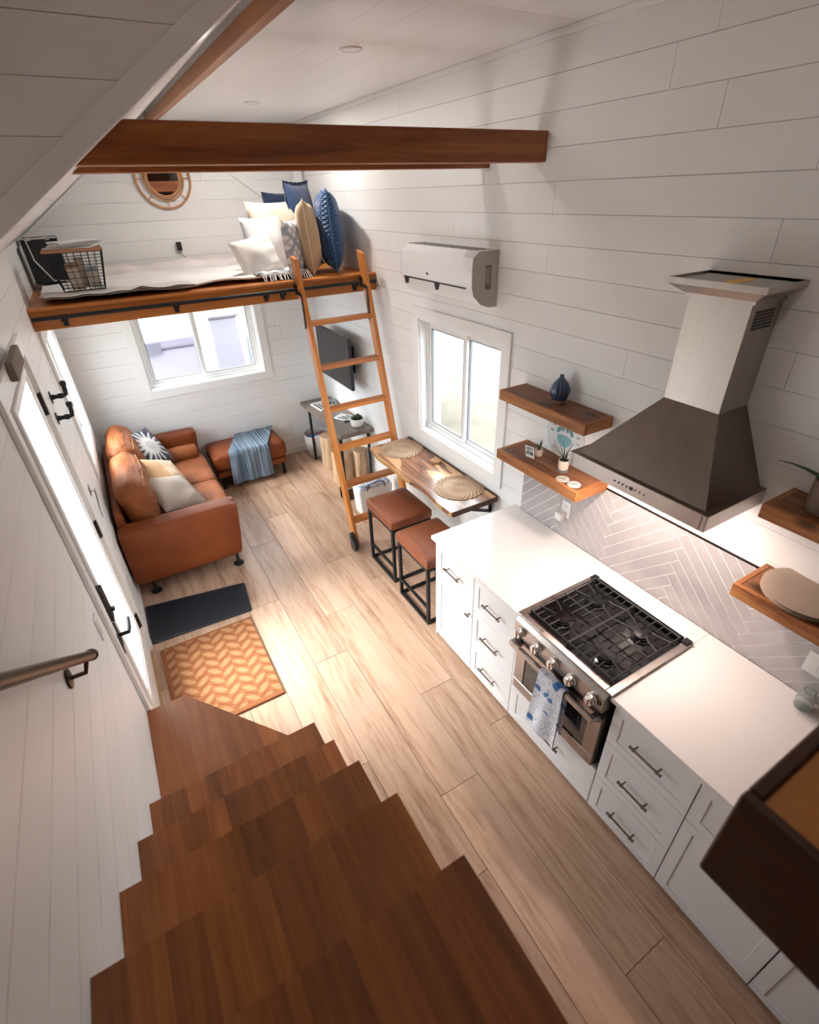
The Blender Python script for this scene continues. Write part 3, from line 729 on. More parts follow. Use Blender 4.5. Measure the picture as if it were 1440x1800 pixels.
B().box(HX0 + .001, XR - .001, HY0 + .001, HY1 - .001, HZ + .0752, HZ + .0755).obj('canopy_ledge', STEELD, hd)
B().box(U0, U1, V0, V1, zt + .0005, 2.50, .002).obj('duct_cover', STEEL, hd)
b = B(); z0, z1, z2 = 2.50, 2.535, 2.56
def ringpts(e, z): return [(U0 - e, V0 - e, z), (U1, V0 - e, z), (U1, V1 + e, z), (U0 - e, V1 + e, z)]
L0 = b._v(ringpts(.012, z0)); L1 = b._v(ringpts(.012, z0 + .012)); L2 = b._v(ringpts(.065, z1 + .012)); L3 = b._v(ringpts(.065, z2 + .01)); L4 = b._v(ringpts(.058, z2 + .01)); L5 = b._v(ringpts(.058, z2 - .006))
for A, C in ((L0, L1), (L1, L2), (L2, L3), (L3, L4), (L4, L5)): [b.bm.faces.new([A[i], A[(i+1) % 4], C[(i+1) % 4], C[i]]) for i in range(4)]
b.bm.faces.new(L0); b.bm.faces.new(L5)
cr = b.obj('crown', STEEL, hd)
B().box(U0 - .057, U1 - .001, V0 - .057, V1 + .057, z2 - .0058, z2 - .0005).obj('top_panel', plain('dusty_grey_panel', (.42, .41, .39), .7), cr)
B().box(2.0, 2.20, 1.13, 1.175, z2 - .0004, z2 + .001).obj('tape_strip', plain('orange_tape', (.75, .42, .06), .5), cr)
b = B()
for k in range(6): b.box(2.075, 2.195, V0 - .003, V0 - .0005, 2.405 + k*.012, 2.412 + k*.012)
b.obj('side_vent', BLKP, hd)
for k in range(8):
    yy = 1.29 - k*.0225
    if k == 4: B().box(HX0 - .004, HX0 - .0005, yy - .007, yy + .007, HZ + .03, HZ + .044).obj('display', BLKP, cn)
    else: B().lathe([(.0042, -.0005), (.0042, -.004), (0, -.004)], (HX0, yy, HZ + .037), 10, 0).obj('button', BLKP if k < 4 else STEELD, cn)
# shelves (each a box of reclaimed boards)
def shelf(label, x0, y0, y1, zt, th=.062):
    t = thing('floating_shelf', label, 'shelf', ((x0 + XR)/2, (y0+y1)/2, zt - th), 'reclaimed wood shelves')
    B().box(x0, x0 + .022, y0, y1, zt - th, zt, .0015).obj('front_board', SHLF, t)
    for (a, c) in ((y0, y0 + .022), (y1 - .022, y1)): B().box(x0 + .0225, XR - .001, a, c, zt - th, zt, .0015).obj('end_board', SHX, t)
    xs = [x0 + .0225, x0 + .0225 + .07, x0 + .0225 + .165, XR - .001]
    for a, c in zip(xs[:-1], xs[1:]): B().box(a + .0005, c - .0005, y0 + .0225, y1 - .0225, zt - th, zt - .0015, .001).obj('top_board', SHT, t)
    return t
SHX = wood('reclaimed_end_board', [(.25, (.10, .028, .009)), (.45, (.36, .125, .034)), (.7, (.60, .27, .095))], 0, .55, 13, .12, .25, .2, knots=5)
SHT = wood('reclaimed_top_board', [(.25, (.06, .02, .008)), (.45, (.20, .07, .024)), (.7, (.36, .155, .06))], 1, .5, 12, .1, .5, .15, knots=5)
shelf('upper wooden shelf left of the hood, carrying the blue vase', 2.02, 1.67, 2.37, 1.82)
shelf('lower wooden shelf left of the hood, carrying small pots and coasters', 1.975, 1.615, 2.305, 1.45)
shelf('lower wooden shelf right of the hood, carrying the plates', 1.985, -.1, .735, 1.435)
shelf('upper wooden shelf right of the hood, carrying the large plant pot', 2.01, -.1, .755, 1.815)
# vase
vz = NT('blue_glaze', .22, 0, (.015, .05, .12)); vz.set('Coat Weight', .6); vz = vz.m
vs_ = thing('ribbed_vase', 'dark blue ribbed teardrop vase with bare clay foot on the upper shelf', 'vase', (2.155, 2.0, 1.8188))
rib = lambda a: 1 + .10 * (abs(cos(a * 4.5)) ** .7 - .6)
B().lathe([(.040, .022), (.047, .035), (.056, .06), (.054, .085), (.040, .115), (.022, .138), (.011, .150), (.011, .160), (.013, .163), (.009, .163), (.009, .15)], (2.155, 2.0, 1.8188), 72, 2, rib).obj('body', vz, vs_, smooth=60)
B().lathe([(.036, .0005), (.040, .008), (.041, .0215), (.02, .0215)], (2.155, 2.0, 1.8188), 36).obj('clay_foot', plain('terracotta_clay', (.30, .17, .11), .7), vs_, smooth=True)
for k in range(9):
    a = (2*k + 1) * pi / 9
    B().tube([(2.155 + r*.945*cos(a), 2.0 + r*.945*sin(a), 1.8188 + h) for r, h in ((.040, .022), (.047, .035), (.056, .06), (.054, .085), (.040, .115), (.022, .138), (.011, .150))], .0016, 5).obj('groove_line', plain('groove_grey', (.12, .16, .19), .5), vs_, smooth=True)
# lower shelf items
def pot(name, label, x, y, z, r, h, m, cat='plant', grp=None):
    t = thing(name, label, cat, (x, y, z), grp)
    B().lathe([(r*.82, .0005), (r*.92, h*.1), (r, h*.5), (r, h), (r*.9, h), (r*.9, h*.85), (0, h*.85)], (x, y, z), 28).obj('pot', m, t, smooth=True)
    return t
LEAFG = plain('leaf_green', (.035, .085, .03), .45); LEAFD = plain('leaf_dark_green', (.012, .028, .012), .4); SOIL = plain('potting_soil', (.02, .014, .01), .9)
CRM = plain('cream_ceramic', (.72, .62, .54), .35); GRYC = plain('grey_ceramic', (.16, .15, .15), .5)
SZ = 1.4489
t = pot('spiky_plant', 'spiky dark-leaved plant in a cream and grey pot on the lower shelf', 2.105, 1.85, SZ + .012, .031, .062, CRM)
B().disc((2.105, 1.85, SZ), .033, .014).obj('saucer', GRYC, t, smooth=True); B().disc((2.105, 1.85, SZ + .066), .027, .004).obj('soil', SOIL, t)
rn = random.Random(5)
for k in range(13):
    a = k * 2.4; l = rn.uniform(.07, .13); sp = rn.uniform(.15, .65); p = []
    for i in range(7): s = i/6; p.append((2.105 + .008*cos(a) + cos(a)*sp*l*s**1.7, 1.85 + .008*sin(a) + sin(a)*sp*l*s**1.7, SZ + .068 + l*(s - .25*sp*s*s)))
    B().tube(p, .0022, 5, .0007).obj('leaf', LEAFD, t, smooth=True)
t = pot('small_succulent', 'small succulent in a cream pot behind the instant photo', 2.13, 2.085, SZ, .025, .045, CRM)
for k in range(9):
    a = k * 2.4; l = .022 + .02 * (k % 3)
    B().tube([(2.13, 2.085, SZ + .04), (2.13 + .012*cos(a), 2.085 + .012*sin(a), SZ + .04 + l*.6), (2.13 + .017*cos(a), 2.085 + .017*sin(a), SZ + .042 + l)], .006, 6, .001).obj('leaf', LEAFG, t, smooth=True)
ph_ = NT('photo_print', .3); v = ph_.coord(); ph_.set('Base Color', ph_.ramp(ph_.noise(v, 38, 3), [(.35, (.03, .04, .04)), (.5, (.25, .33, .30)), (.62, (.62, .68, .62))])); ph_ = ph_.m
t = thing('instant_photo', 'white-bordered instant photo of two people, leaning on the small pot', 'photo', (2.065, 2.09, SZ), rz=radians(12))
M = Matrix.Rotation(radians(-12), 4, 'Y')
B().box(-.0008, .0008, -.032, .032, .001, .086).xf(M).obj('card', WPL, t, local=True); B().box(-.0016, -.0009, -.026, .026, .022, .080).xf(M).obj('print', ph_, t, local=True)
CST = NT('coaster_print', .5); v = CST.xyz(CST.coord()); CSTb = plain('coaster_ink', (.03, .03, .03), .6); CSTw = plain('coaster_white', (.68, .65, .60), .5)
for i, (x, y) in enumerate(((2.03, 1.775), (2.035, 1.692))):
    t = thing('round_coaster', ('round printed coaster nearer the plant pot', 'round printed coaster at the corner of the lower shelf')[i], 'coaster', (x, y, SZ), 'printed coasters', rz=.5)
    B().disc((0, 0, .0003), .038, .0045, 28).obj('disc', CSTw, t, local=True, smooth=True)
    b = B().tube([(.033*cos(2*pi*k/28), .033*sin(2*pi*k/28), .0052) for k in range(29)], .0009, 5)
    b.tube([(-.012, .018, .0052), (-.004, .022, .0052), (.0, .010, .0052), (-.002, -.012, .0052), (-.01, -.018, .0052)], .0018, 5).tube([(-.012, 0, .0052), (.012, .003, .0052)], .0014, 5).box(.006, .020, -.012, -.008, .005, .0056)
    b.obj('lettering', CSTb, t, local=True)
# round wall sign with paw print
sg = thing('paw_sign', 'round white sign with a teal bear paw and curved lettering', 'sign', (XR, 1.965, 1.64))
sc_y, sc_z, sr = 1.985, 1.59, .15
PAW = plain('paw_teal', (.20, .42, .46), .6); PAWD = plain('paw_teal_dark', (.14, .29, .33), .6)
B().lathe([(0, -.001), (sr, -.001), (sr, -.006), (0, -.006)], (XR, sc_y, sc_z), 48, 0).obj('disc', plain('sign_white', (.66, .70, .71), .5), sg)
b = B()
for (dy, dz, a, c, r) in ((.052, .028, .013, .024, .5), (.02, .052, .014, .027, .15), (-.016, .054, .014, .027, -.15), (-.05, .034, .013, .024, -.5)):
    P = [(sc_y + dy + a*cos(t)*cos(r) - c*sin(t)*sin(r), sc_z + dz + a*cos(t)*sin(r) + c*sin(t)*cos(r)) for t in [2*pi*i/16 for i in range(16)]]
    b.prism(P, 0, XR - .0072, XR - .0061)
b.obj('paw_toes', PAWD, sg)
P = [(sc_y + .058*cos(t)*(1 - .12*sin(t)), sc_z - .025 + .038*sin(t) + .008*cos(2*t)) for t in [2*pi*i/24 for i in range(24)]]
B().prism(P, 0, XR - .0072, XR - .0061).obj('paw_pad', PAW, sg)
INK = plain('lettering_ink', (.05, .07, .08), .6)
def letters(txt, a0, a1, r, size, parent):
    n = len(txt)
    for i, ch in enumerate(txt):
        if ch == ' ': continue
        a = a0 + (a1 - a0) * i / (n - 1)
        cu = bpy.data.curves.new('letter', 'FONT'); cu.body = ch; cu.size = size; cu.align_x = 'CENTER'; cu.align_y = 'CENTER'; cu.extrude = .0003
        o = bpy.data.objects.new('letter', cu); COL.objects.link(o)
        me = bpy.data.meshes.new_from_object(o); bpy.data.objects.remove(o)
        # text plane x->-y world, y->z world, facing -x ; rotate by (a-90deg)
        th = a - pi/2; Mx = Matrix(((0, 0, -1, 0), (-1, 0, 0, 0), (0, 1, 0, 0), (0, 0, 0, 1))) @ Matrix.Rotation(th, 4, 'Z')
        me.transform(Matrix.Translation((XR - .0066, sc_y - r*cos(a), sc_z + r*sin(a))) @ Mx)
        me.transform(Matrix.Translation(-wl(parent)))
        q = bpy.data.objects.new('letter', me); COL.objects.link(q); me.materials.append(INK); q.parent = parent
letters('BEAR', radians(175), radians(108), .105, .032, sg)
letters('COAST', radians(78), radians(-8), .105, .032, sg)
# plates and plant on the right shelves
for k in range(3):
    cx, cy, z0 = 2.135, .53, 1.4353 + k*.009
    t_ = B().lathe([(.06, .0), (.10, .002), (.155, .009), (.158, .0115), (.154, .0125), (.10, .0055), (0, .005)], (cx, cy, z0), 56)
    tag(t_.obj('dinner_plate', plain('stoneware_%d' % k, (.42, .33, .26), .4, spec=.4), None, smooth=60), ('lowest dinner plate of the stack on the right shelf', 'middle dinner plate of the stack on the right shelf', 'beige stoneware dinner plate on top of the stack on the right shelf')[k], 'plate', 'stacked dinner plates')
t = pot('aloe_plant', 'tall brown pot with a long green leaf on the upper right shelf', 2.13, .60, 1.8138, .065, .13, plain('brown_stoneware', (.20, .13, .09), .6))
B().disc((2.13, .6, 1.925), .055, .004).obj('soil', SOIL, t)
for (a, l) in ((2.0, .21), (2.5, .14), (4.2, .18), (5.6, .16), (.6, .13)):
    p = [(2.13 + cos(a)*l*s*.45, .60 + sin(a)*l*s, 1.925 + .10*s - .06*s*s) for s in (0, .25, .5, .75, 1)]
    B().tube(p, .011, 8, .001).obj('leaf', LEAFG, t, smooth=True)
b = B().lathe([(.030, .0005), (.034, .008), (.034, .075), (.024, .09), (.024, .1), (.021, .1), (.021, .088), (.031, .073), (.031, .008), (0, .006)], (2.16, .365, CT + .001), 24)
gj = NT('jar_glass', .05, 0, (.85, .9, .88)); gj.set('Transmission Weight', .9); tag(b.obj('glass_jar', gj.m, None, smooth=True), 'small clear glass jar on the worktop at the right picture edge', 'jar')
# ------------------------------------------------------------------ air conditioner
ac = thing('air_conditioner', 'white wall-mounted split air conditioner above the right-hand window', 'air conditioner', (XR, 3.16, 2.27))
A0, A1, AZ0, AZ1 = 2.715, 3.60, 2.235, 2.565; AX = XR - .001
prof = [(AX, AZ1), (AX - .15, AZ1), (AX - .195, AZ1 - .035), (AX - .20, AZ1 - .08), (AX - .20, AZ0 + .13), (AX - .185, AZ0 + .08), (AX - .13, AZ0 + .025), (AX - .06, AZ0), (AX, AZ0)]
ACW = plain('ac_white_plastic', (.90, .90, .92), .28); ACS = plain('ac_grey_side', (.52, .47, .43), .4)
B().prism(prof, 1, A0 + .006, A1 - .006).obj('housing', ACW, ac, smooth=30)
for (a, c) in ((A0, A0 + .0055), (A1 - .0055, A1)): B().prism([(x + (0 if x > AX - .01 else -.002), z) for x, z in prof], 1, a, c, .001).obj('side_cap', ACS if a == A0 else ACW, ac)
b = B(); rn = random.Random(2)
for k in range(9):
    y0 = A0 + .05 + k*.088; b.tube([(AX - .03, y0, AZ1 + .002), (AX - .06, y0 + .03, AZ1 + .002), (AX - .10, y0 + .03, AZ1 + .002), (AX - .145, y0 + .07, AZ1 + .002)], .0022, 5); b.tube([(AX - .03, y0 + .05, AZ1 + .002), (AX - .09, y0 + .07, AZ1 + .002), (AX - .145, y0 + .1, AZ1 + .002)], .0022, 5)
for x in (.045, .07, .095, .12): b.box(AX - x, AX - x + .002, A0 + .05, A1 - .05, AZ1 + .0002, AZ1 + .002)
b.obj('top_grille', plain('grille_grey', (.38, .38, .39), .5), ac)
b = B().box(AX - .2025, AX - .197, A0 + .07, A1 - .04, AZ0 + .116, AZ0 + .124); b.obj('air_slot', BLKP, ac)
for y in (A0 + .40, A1 - .08): B().prism([(y - .03, AZ0 + .118), (y + .03, AZ0 + .118), (y + .012, AZ0 + .075), (y + .004, AZ0 + .075)], 0, AX - .2035, AX - .18).obj('louvre_clip', BLKP, ac)
B().lathe([(.0085, 0), (.0085, -.0015), (0, -.0015)], (AX - .2002, 3.24, AZ0 + .165), 16, 0).obj('brand_mark', plain('mark_dark', (.06, .03, .04), .5), ac)
B().box(AX - .2012, AX - .2002, 3.212, 3.228, AZ0 + .158, AZ0 + .161).box(AX - .2012, AX - .2002, 3.225, 3.228, AZ0 + .158, AZ0 + .173).obj('brand_mark', plain('mark_dark', (.06, .03, .04), .5), ac)
B().box(AX - .10, AX - .055, A0 - .0008, A0 - .0002, AZ0 + .11, AZ0 + .25).obj('data_label', plain('label_grey', (.20, .19, .18), .6), ac)
b = B()
for k in range(9): b.box(AX - .096, AX - .060 - (k % 3)*.006, A0 - .0016, A0 - .0009, AZ0 + .150 + k*.010, AZ0 + .154 + k*.010)
b.obj('label_print', plain('label_light', (.6, .57, .53), .6), ac)
# ------------------------------------------------------------------ wall bar table, placemats, stools
bt = thing('bar_table', 'live-edge wooden wall counter beneath the right window on a black bracket', 'table', (2.0, 3.3, .86))
wg = NT('slab_grain', .28); v = wg.coord(); r = wg.rnd()
k = wg.noise(wg.mapv(v, (1, .11, 1), wg.comb(r*0+1, 2, 3)), 11, 5, .6, 2.2)
sx = wg.xyz(v)[0]
c = wg.ramp(k, [(.3, (.055, .018, .009)), (.45, (.16, .058, .027)), (.56, (.30, .125, .058)), (.70, (.42, .21, .11))])
sap = wg.noise(wg.mapv(v, (2.2, .5, 1)), 3.0, 2)
c = wg.mix(wg.ramp(sap, [(.555, (0, 0, 0)), (.58, (1, 1, 1))]), c, (.62, .36, .18))
edge = (sx + (wg.noise(wg.mapv(v, (0, 1, 0)), 5, 3) * .06)).lt(-.182)
wg.set('Base Color', wg.mix(edge, c, (.55, .32, .12))); wg.set('Coat Weight', .5); wg.set('Coat Roughness', .2); wg = wg.m
TY0, TY1, TZ = 2.545, 3.90, .885
n = 40; P = []
for i in range(n + 1):
    y = TY0 + (TY1 - TY0) * i / n; P.append((1.785 + .012*sin(y*5) + .008*sin(y*13 + 1) + .006*math.exp(-((y-3.1)/.25)**2), y))
P += [(XR - .022, TY1), (XR - .022, TY0)]
B().prism(P, 2, TZ - .035, TZ, .003).obj('live_edge_slab', wg, bt)
BRT = plain('rusty_steel_rim', (.07, .035, .02), .5, .5)
B().box(1.80, XR - .021, TY0 - .008, TY0 - .0005, TZ - .038, TZ + .006, .001).box(XR - .0215, XR - .0195, TY0, TY1, TZ - .036, TZ + .008).obj('steel_rim', BRT, bt)
for y in (2.62, 3.82):
    B().box(XR - .40, XR - .020, y - .018, y + .018, TZ - .0445, TZ - .0385).box(XR - .024, XR - .0195, y - .018, y + .018, TZ - .17, TZ - .045).prism([(XR - .0245, TZ - .172), (XR - .0245, TZ - .158), (XR - .30, TZ - .045), (XR - .33, TZ - .045)], 1, y - .018, y + .018).obj('support_bracket', BLK, bt)
pmm = NT('woven_seagrass', .75); v = pmm.xyz(pmm.coord()); rr = (v[0]*v[0] + v[1]*v[1]).sqrt(); th = v[1].atan2(v[0])
br = (th * (rr * 380).floor().max(6) * .16 + rr * 40).sin(); spk = (th * 26 + (rr / .0125).floor() * 2.1).sin()
pmm.set('Base Color', pmm.mix(spk.gt(.25), (.60, .44, .30), (.33, .20, .12))); pmm.bump(((rr / .0125) * 2 * pi).sin() * 1.0 + spk * .5, .6, .004); pmm = pmm.m
for i, (x, y, lb) in enumerate(((2.03, 3.698, 'round woven placemat at the ladder end of the bar table'), (2.055, 2.825, 'round woven placemat at the kitchen end of the bar table'))):
    b = B(); pr_ = []
    for kx in range(1, 15):
        r1 = .196 * kx / 14; pr_ += [(r1 - .007, .0035), (r1 - .003, .0075), (r1, .0045)]
    b.lathe([(.196, .0)] + [(.1975, .004)] + [(r_, h) for r_, h in pr_[::-1]] + [(0, .006)], (x, y, TZ + .0008), 56)
    tag(b.obj('placemat', pmm, None, smooth=60), lb, 'placemat', 'round woven placemats')
tb = thing('wooden_coaster', 'small round wooden coaster stack between the two placemats', 'coaster', (2.145, 3.30, TZ + .0008))
CORK = plain('pale_wood_disc', (.43, .22, .11), .55)
B().disc((2.145, 3.30, TZ + .001), .047, .010, 32).obj('disc', CORK, tb, smooth=True); B().disc((2.148, 3.302, TZ + .0115), .047, .010, 32).obj('disc', CORK, tb, smooth=True)
def stool(label, x0, x1, y0, y1, H=.64):
    t = thing('bar_stool', label, 'stool', ((x0+x1)/2, (y0+y1)/2, 0), 'leather bar stools')
    B().cushion(((x0+x1)/2, (y0+y1)/2, H - .045), ((x1-x0)/2, (y1-y0)/2, .045), .022, (0, 0, .014), 12).obj('seat', STO, t, smooth=60)
    s = .024; i = .012
    X0, X1, Y0, Y1 = x0 + i, x1 - i, y0 + i, y1 - i
    b = B()
    for (a, c, d, e) in ((X0, X1, Y0, Y0 + s), (X0, X1, Y1 - s, Y1)): b.box(a, c, d, e, H - .116, H - .0925)
    for (a, c) in ((X0, X0 + s), (X1 - s, X1)): b.box(a, c, Y0 + s, Y1 - s, H - .116, H - .0925)
    b.obj('top_frame', BLK, t)
    for a in (X0, X1 - s):
        for d in (Y0, Y1 - s): B().box(a, a + s, d, d + s, .0245, H - .1165).obj('leg', BLK, t)
    b = B()
    for (a, c, d, e) in ((X0, X1, Y0, Y0 + s), (X0, X1, Y1 - s, Y1)): b.box(a, c, d, e, .0005, .024)
    for (a, c) in ((X0, X0 + s), (X1 - s, X1)): b.box(a, c, Y0 + s, Y1 - s, .0005, .024)
    b.obj('floor_frame', BLK, t)
    B().box(X0 + .002, X0 + s - .002, Y0 + s, Y1 - s, .15, .17).obj('foot_rail', BLK, t)
    return t
stool('brown leather bar stool beside the ladder, black square frame', 1.52, 1.92, 3.0, 3.47)
stool('brown leather bar stool beside the white cabinets, black square frame', 1.495, 1.895, 2.42, 2.89)
# ------------------------------------------------------------------ sofa
sf = thing('leather_sofa', 'cognac leather two-seat sofa along the left wall under the window', 'sofa', (.08, 5.0, 0))
SX0, SX1 = -.398, .55
B().cushion(((SX0 + .02 + SX1 - .02)/2, 4.975, .235), ((SX1 - SX0 - .04)/2, .80, .075), .03, n=10).obj('base', LEA, sf, smooth=60)
def arm(y0, y1, zt, lean):
    b = B(); hh = (zt - .15)/2; b.cushion((.075, (y0+y1)/2, .15 + hh), ((SX1 - SX0)/2 - .0, (y1-y0)/2, hh), .032, (.01, .012, .008), 14)
    for v in b.bm.verts:
        t = (v.co.z - .15) / (zt - .15); v.co.y += lean * t; 
        if v.co.x > .3: v.co.x -= .05 * (1 - t) * 1.2
    return b.obj('arm', LEA, sf, smooth=60)
arm(3.965, 4.165, .635, .05); arm(5.80, 5.985, .68, .0)
for (a, c) in ((4.225, 5.04), (5.05, 5.79)): B().cushion((.155, (a+c)/2, .365), (.395, (c-a)/2, .072), .045, (.008, 0, .022), 12, .006, 3).obj('seat_cushion', LEAC, sf, smooth=60)
B().cushion((-.36, 4.98, .46), (.038, .80, .28), .03, n=10).obj('backrest', LEA, sf, smooth=60)
for i, (a, c) in enumerate(((4.22, 5.06), (5.08, 5.84))):
    b = B().cushion((0, 0, 0), (.115, (c-a)/2, .255), .10, (.035, .0, .02), 18, .016, 11 + i)
    for v in b.bm.verts:      # tufting seams across the cushion
        for zz in (.03,): v.co.x -= .014 * math.exp(-((v.co.z - zz)/.018)**2) * (1 if v.co.x > 0 else 0)
        v.co.x += .006 * sin(v.co.y * 26 + v.co.z * 9) * (1 if v.co.x > 0 else 0)
    b.xf(Matrix.Translation((-.175, (a+c)/2, .685)) @ Matrix.Rotation(radians(-13), 4, 'Y'))
    cu = b.obj('back_cushion', LEAC, sf, smooth=60)
    sm = B(); M = Matrix.Translation((-.175, (a+c)/2, .685)) @ Matrix.Rotation(radians(-13), 4, 'Y')
    for zz in (.18, .10):
        sm.tube([M @ Vector((.117 + .03*(1 - (t*2-1)**2) * (1 - (zz/.255)**2), (t - .5) * (c - a) * .86, zz)) for t in [k/12 for k in range(13)]], .0022, 5)
    sm.obj('seam', plain('seam_thread', (.55, .23, .08), .6), cu)
B().lathe([(.0, -.20), (.06, -.20), (.085, -.185), (.09, -.15), (.092, 0), (.09, .15), (.085, .185), (.06, .20), (0, .20)], (.30, 5.70, .49), 24, 0).obj('bolster', LEAC, sf, smooth=60)
for (x, y) in ((.44, 4.05), (-.28, 4.05), (.44, 5.88), (-.28, 5.88)):
    B().lathe([(.045, .0005), (.045, .01), (.015, .022), (.014, .10), (.024, .15), (.03, .162)], (x, y, 0), 18).obj('leg', BLK, sf, smooth=True)
# footstool
ot = thing('leather_ottoman', 'cognac leather footstool against the far wall with a throw on it', 'ottoman', (1.04, 5.75, 0))
B().cushion((1.04, 5.765, .33), (.42, .255, .10), .05, (.005, .005, .02), 12, .004, 2).obj('cushion', LEA, ot, smooth=60)
B().cushion((1.04, 5.765, .19), (.405, .24, .038), .015, n=6).obj('base', LEA, ot, smooth=60)
for x in (.68, 1.40):
    for y in (5.57, 5.96): B().lathe([(.022, .0005), (.022, .15)], (x, y, 0), 12).obj('leg', BLK, ot, smooth=True)
bl = NT('blue_woven_throw', .9); v = bl.xyz(bl.coord('Object')); 
ln = bl.noise(bl.comb(v[0] * 130, v[1] * .5, v[2] * .5), 1.2, 2); bl.set('Base Color', bl.ramp(ln, [(.3, (.025, .045, .08)), (.45, (.07, .12, .18)), (.55, (.22, .30, .38)), (.68, (.48, .54, .58))])); bl.bump(ln + bl.noise(bl.coord(), 200, 2) * .4, .5, .004); bl = bl.m
def throw(u, v):
    # v along the drape: top of the stool -> front edge -> down
    top = .43; s = v * .95
    x = .79 + (1.25 - .79) * u
    if s < .48: y, z = 6.0 - s + .0, .459 + .004 * sin(u * 14); x += .20 * (1 - s / .48) 
    elif s < .58: a = (s - .48) / .10 * pi/2; y, z = 5.52 - .028 * sin(a) - .0, .459 - .035 * (1 - cos(a))
    else: y, z = 5.485 + .012 * sin(u * 17 + v * 3) * min(1, (s - .58) * 8) - .02 * (s - .58), .424 - (s - .58) * .96; x += -.02 * (s - .58) * 3 * (1 - u)
    return (x, y, z)
T_ = B().sheet(throw, 30, 36, .007).obj('throw_blanket', bl, None, smooth=True); tag(T_, 'blue striped woven throw draped over the leather footstool', 'blanket')
# ------------------------------------------------------------------ cushions
def pillow_mesh(w, h, t, n=16, seed=0, wr=.006, corner=.25):
    b = B(); rn = random.Random(seed); ph = [rn.uniform(0, 6) for _ in range(8)]; V = {}
    for side in (1, -1):
        for i in range(n + 1):
            for j in range(n + 1):
                if side < 0 and (i in (0, n) or j in (0, n)): V[side, i, j] = V[1, i, j]; continue
                u, v = 2*i/n - 1, 2*j/n - 1
                puff = ((1 - u*u) * (1 - v*v)) ** .42
                pin = 1 - .07 * (1 - abs(v)**2.0) * abs(u)**3; pin2 = 1 - .07 * (1 - abs(u)**2.0) * abs(v)**3
                y = side * t/2 * puff + wr * sin(5*u + ph[0]) * sin(4*v + ph[1]) * (1 - abs(u)**4) * (1 - abs(v)**4) + wr * .7 * sin(9*u*v + ph[2] + 3*v)*puff
                V[side, i, j] = b.bm.verts.new((u*w/2*pin, y, h/2 + v*h/2*pin2))
    for side in (1, -1):
        for i in range(n):
            for j in range(n): b.bm.faces.new([V[side, i, j], V[side, i+1, j], V[side, i+1, j+1], V[side, i, j+1]])
    return b
def pillow(label, loc, rot, w, h, t, m, seed=0, wr=.006, group=None, pipe=None, fringe=False, name='throw_pillow'):
    e = thing(name, label, 'pillow', loc, group); e.rotation_euler = [radians(a) for a in rot]
    o = pillow_mesh(w, h, t, 18, seed, wr).obj('cover', m, e, smooth=80, local=True)
    P = []
    n = 12
    def ed(u, v):
        pin = 1 - .07 * (1 - abs(v)**2) * abs(u)**3; pin2 = 1 - .07 * (1 - abs(u)**2) * abs(v)**3
        return Vector((u*w/2*pin, 0, h/2 + v*h/2*pin2))
    path = [ed(-1 + 2*i/n, -1) for i in range(n)] + [ed(1, -1 + 2*i/n) for i in range(n)] + [ed(1 - 2*i/n, 1) for i in range(n)] + [ed(-1, 1 - 2*i/n) for i in range(n + 1)]
    if pipe: B().tube(path, .0045, 6).obj('piping', pipe, e, smooth=True, local=True)
    if fringe:
        b = B(); c = Vector((0, 0, h/2))
        for k in range(len(path) - 1):
            p, q = path[k], path[k+1]; d1 = (p - c).normalized() * .028; d2 = (q - c).normalized() * .028; wv = Vector((0, .006 * (-1)**k, 0))
            b.bm.faces.new(b._v([p, q, q + d2 + wv, p + d1 - wv]))
        bmesh.ops.solidify(b.bm, geom=list(b.bm.faces), thickness=.002); b.obj('flange', m, e, local=True)
    return e
def fabric(name, col, rough=.9, b=(180, .3), fn=None):
    t = NT(name, rough, 0, col); v = t.coord()
    if fn: t.set('Base Color', fn(t, v))
    else: t.set('Base Color', t.mix(t.noise(v, 6, 3), tuple(c*.9 for c in col), tuple(min(1, c*1.05) for c in col)))
    t.set('Sheen Weight', .2); t.bump(t.noise(v, b[0], 2) * .4 + t.noise(v, 11, 4, .6, 1) * 1.0, b[1], .006); return t.m
def starfn(t, v):
    x, y, z = t.xyz(v); dx = x; dz = z - .235; r = (dx*dx + dz*dz).sqrt(); a = dz.atan2(dx)
    tri = (a * (16 / (2*pi)) + 16).pp(.5) * 2
    R = .215 - tri * .125; tri2 = ((a + .2) * (16 / (2*pi)) + 16).pp(.5) * 2; R2 = .27 - tri2 * .11
    facet = ((a * (16 / (2*pi)) + 16).mod(1)).gt(.5)
    wht = t.mix(facet, (.62, .58, .54), (.42, .40, .40)); outer = t.mix(facet, (.010, .022, .045), (.13, .035, .018))
    wht = t.mix(((r / .055).floor().mod(2)).gt(.5), wht, (.66, .64, .62))
    return t.mix(r.lt(R), t.mix(r.lt(R2), outer, (.015, .035, .07)), wht)
def stripefn(t, v):
    x, y, z = t.xyz(v); s = ((x + .5) / .030).mod(1).lt(.22) * x.gt(.02)
    return t.mix(s, (.46, .25, .115), (.78, .72, .64))
def aztecfn(t, v):
    x, y, z = t.xyz(v); zz = (z / .085).pp(1); row = ((x + .4) / .105).pp(1); a = (zz - row).abs().lt(.28); b2 = ((zz + row) - 1).abs().lt(.12)
    return t.mix(a, t.mix(b2, (.74, .72, .70), (.45, .46, .50)), (.33, .36, .42))
def quiltfn_bump(): pass
Mst = fabric('star_patchwork', (1, 1, 1), fn=starfn); Mtan = fabric('tan_striped', (1, 1, 1), fn=stripefn); Mfur = fabric('beige_plush', (.31, .25, .205), b=(90, .6))
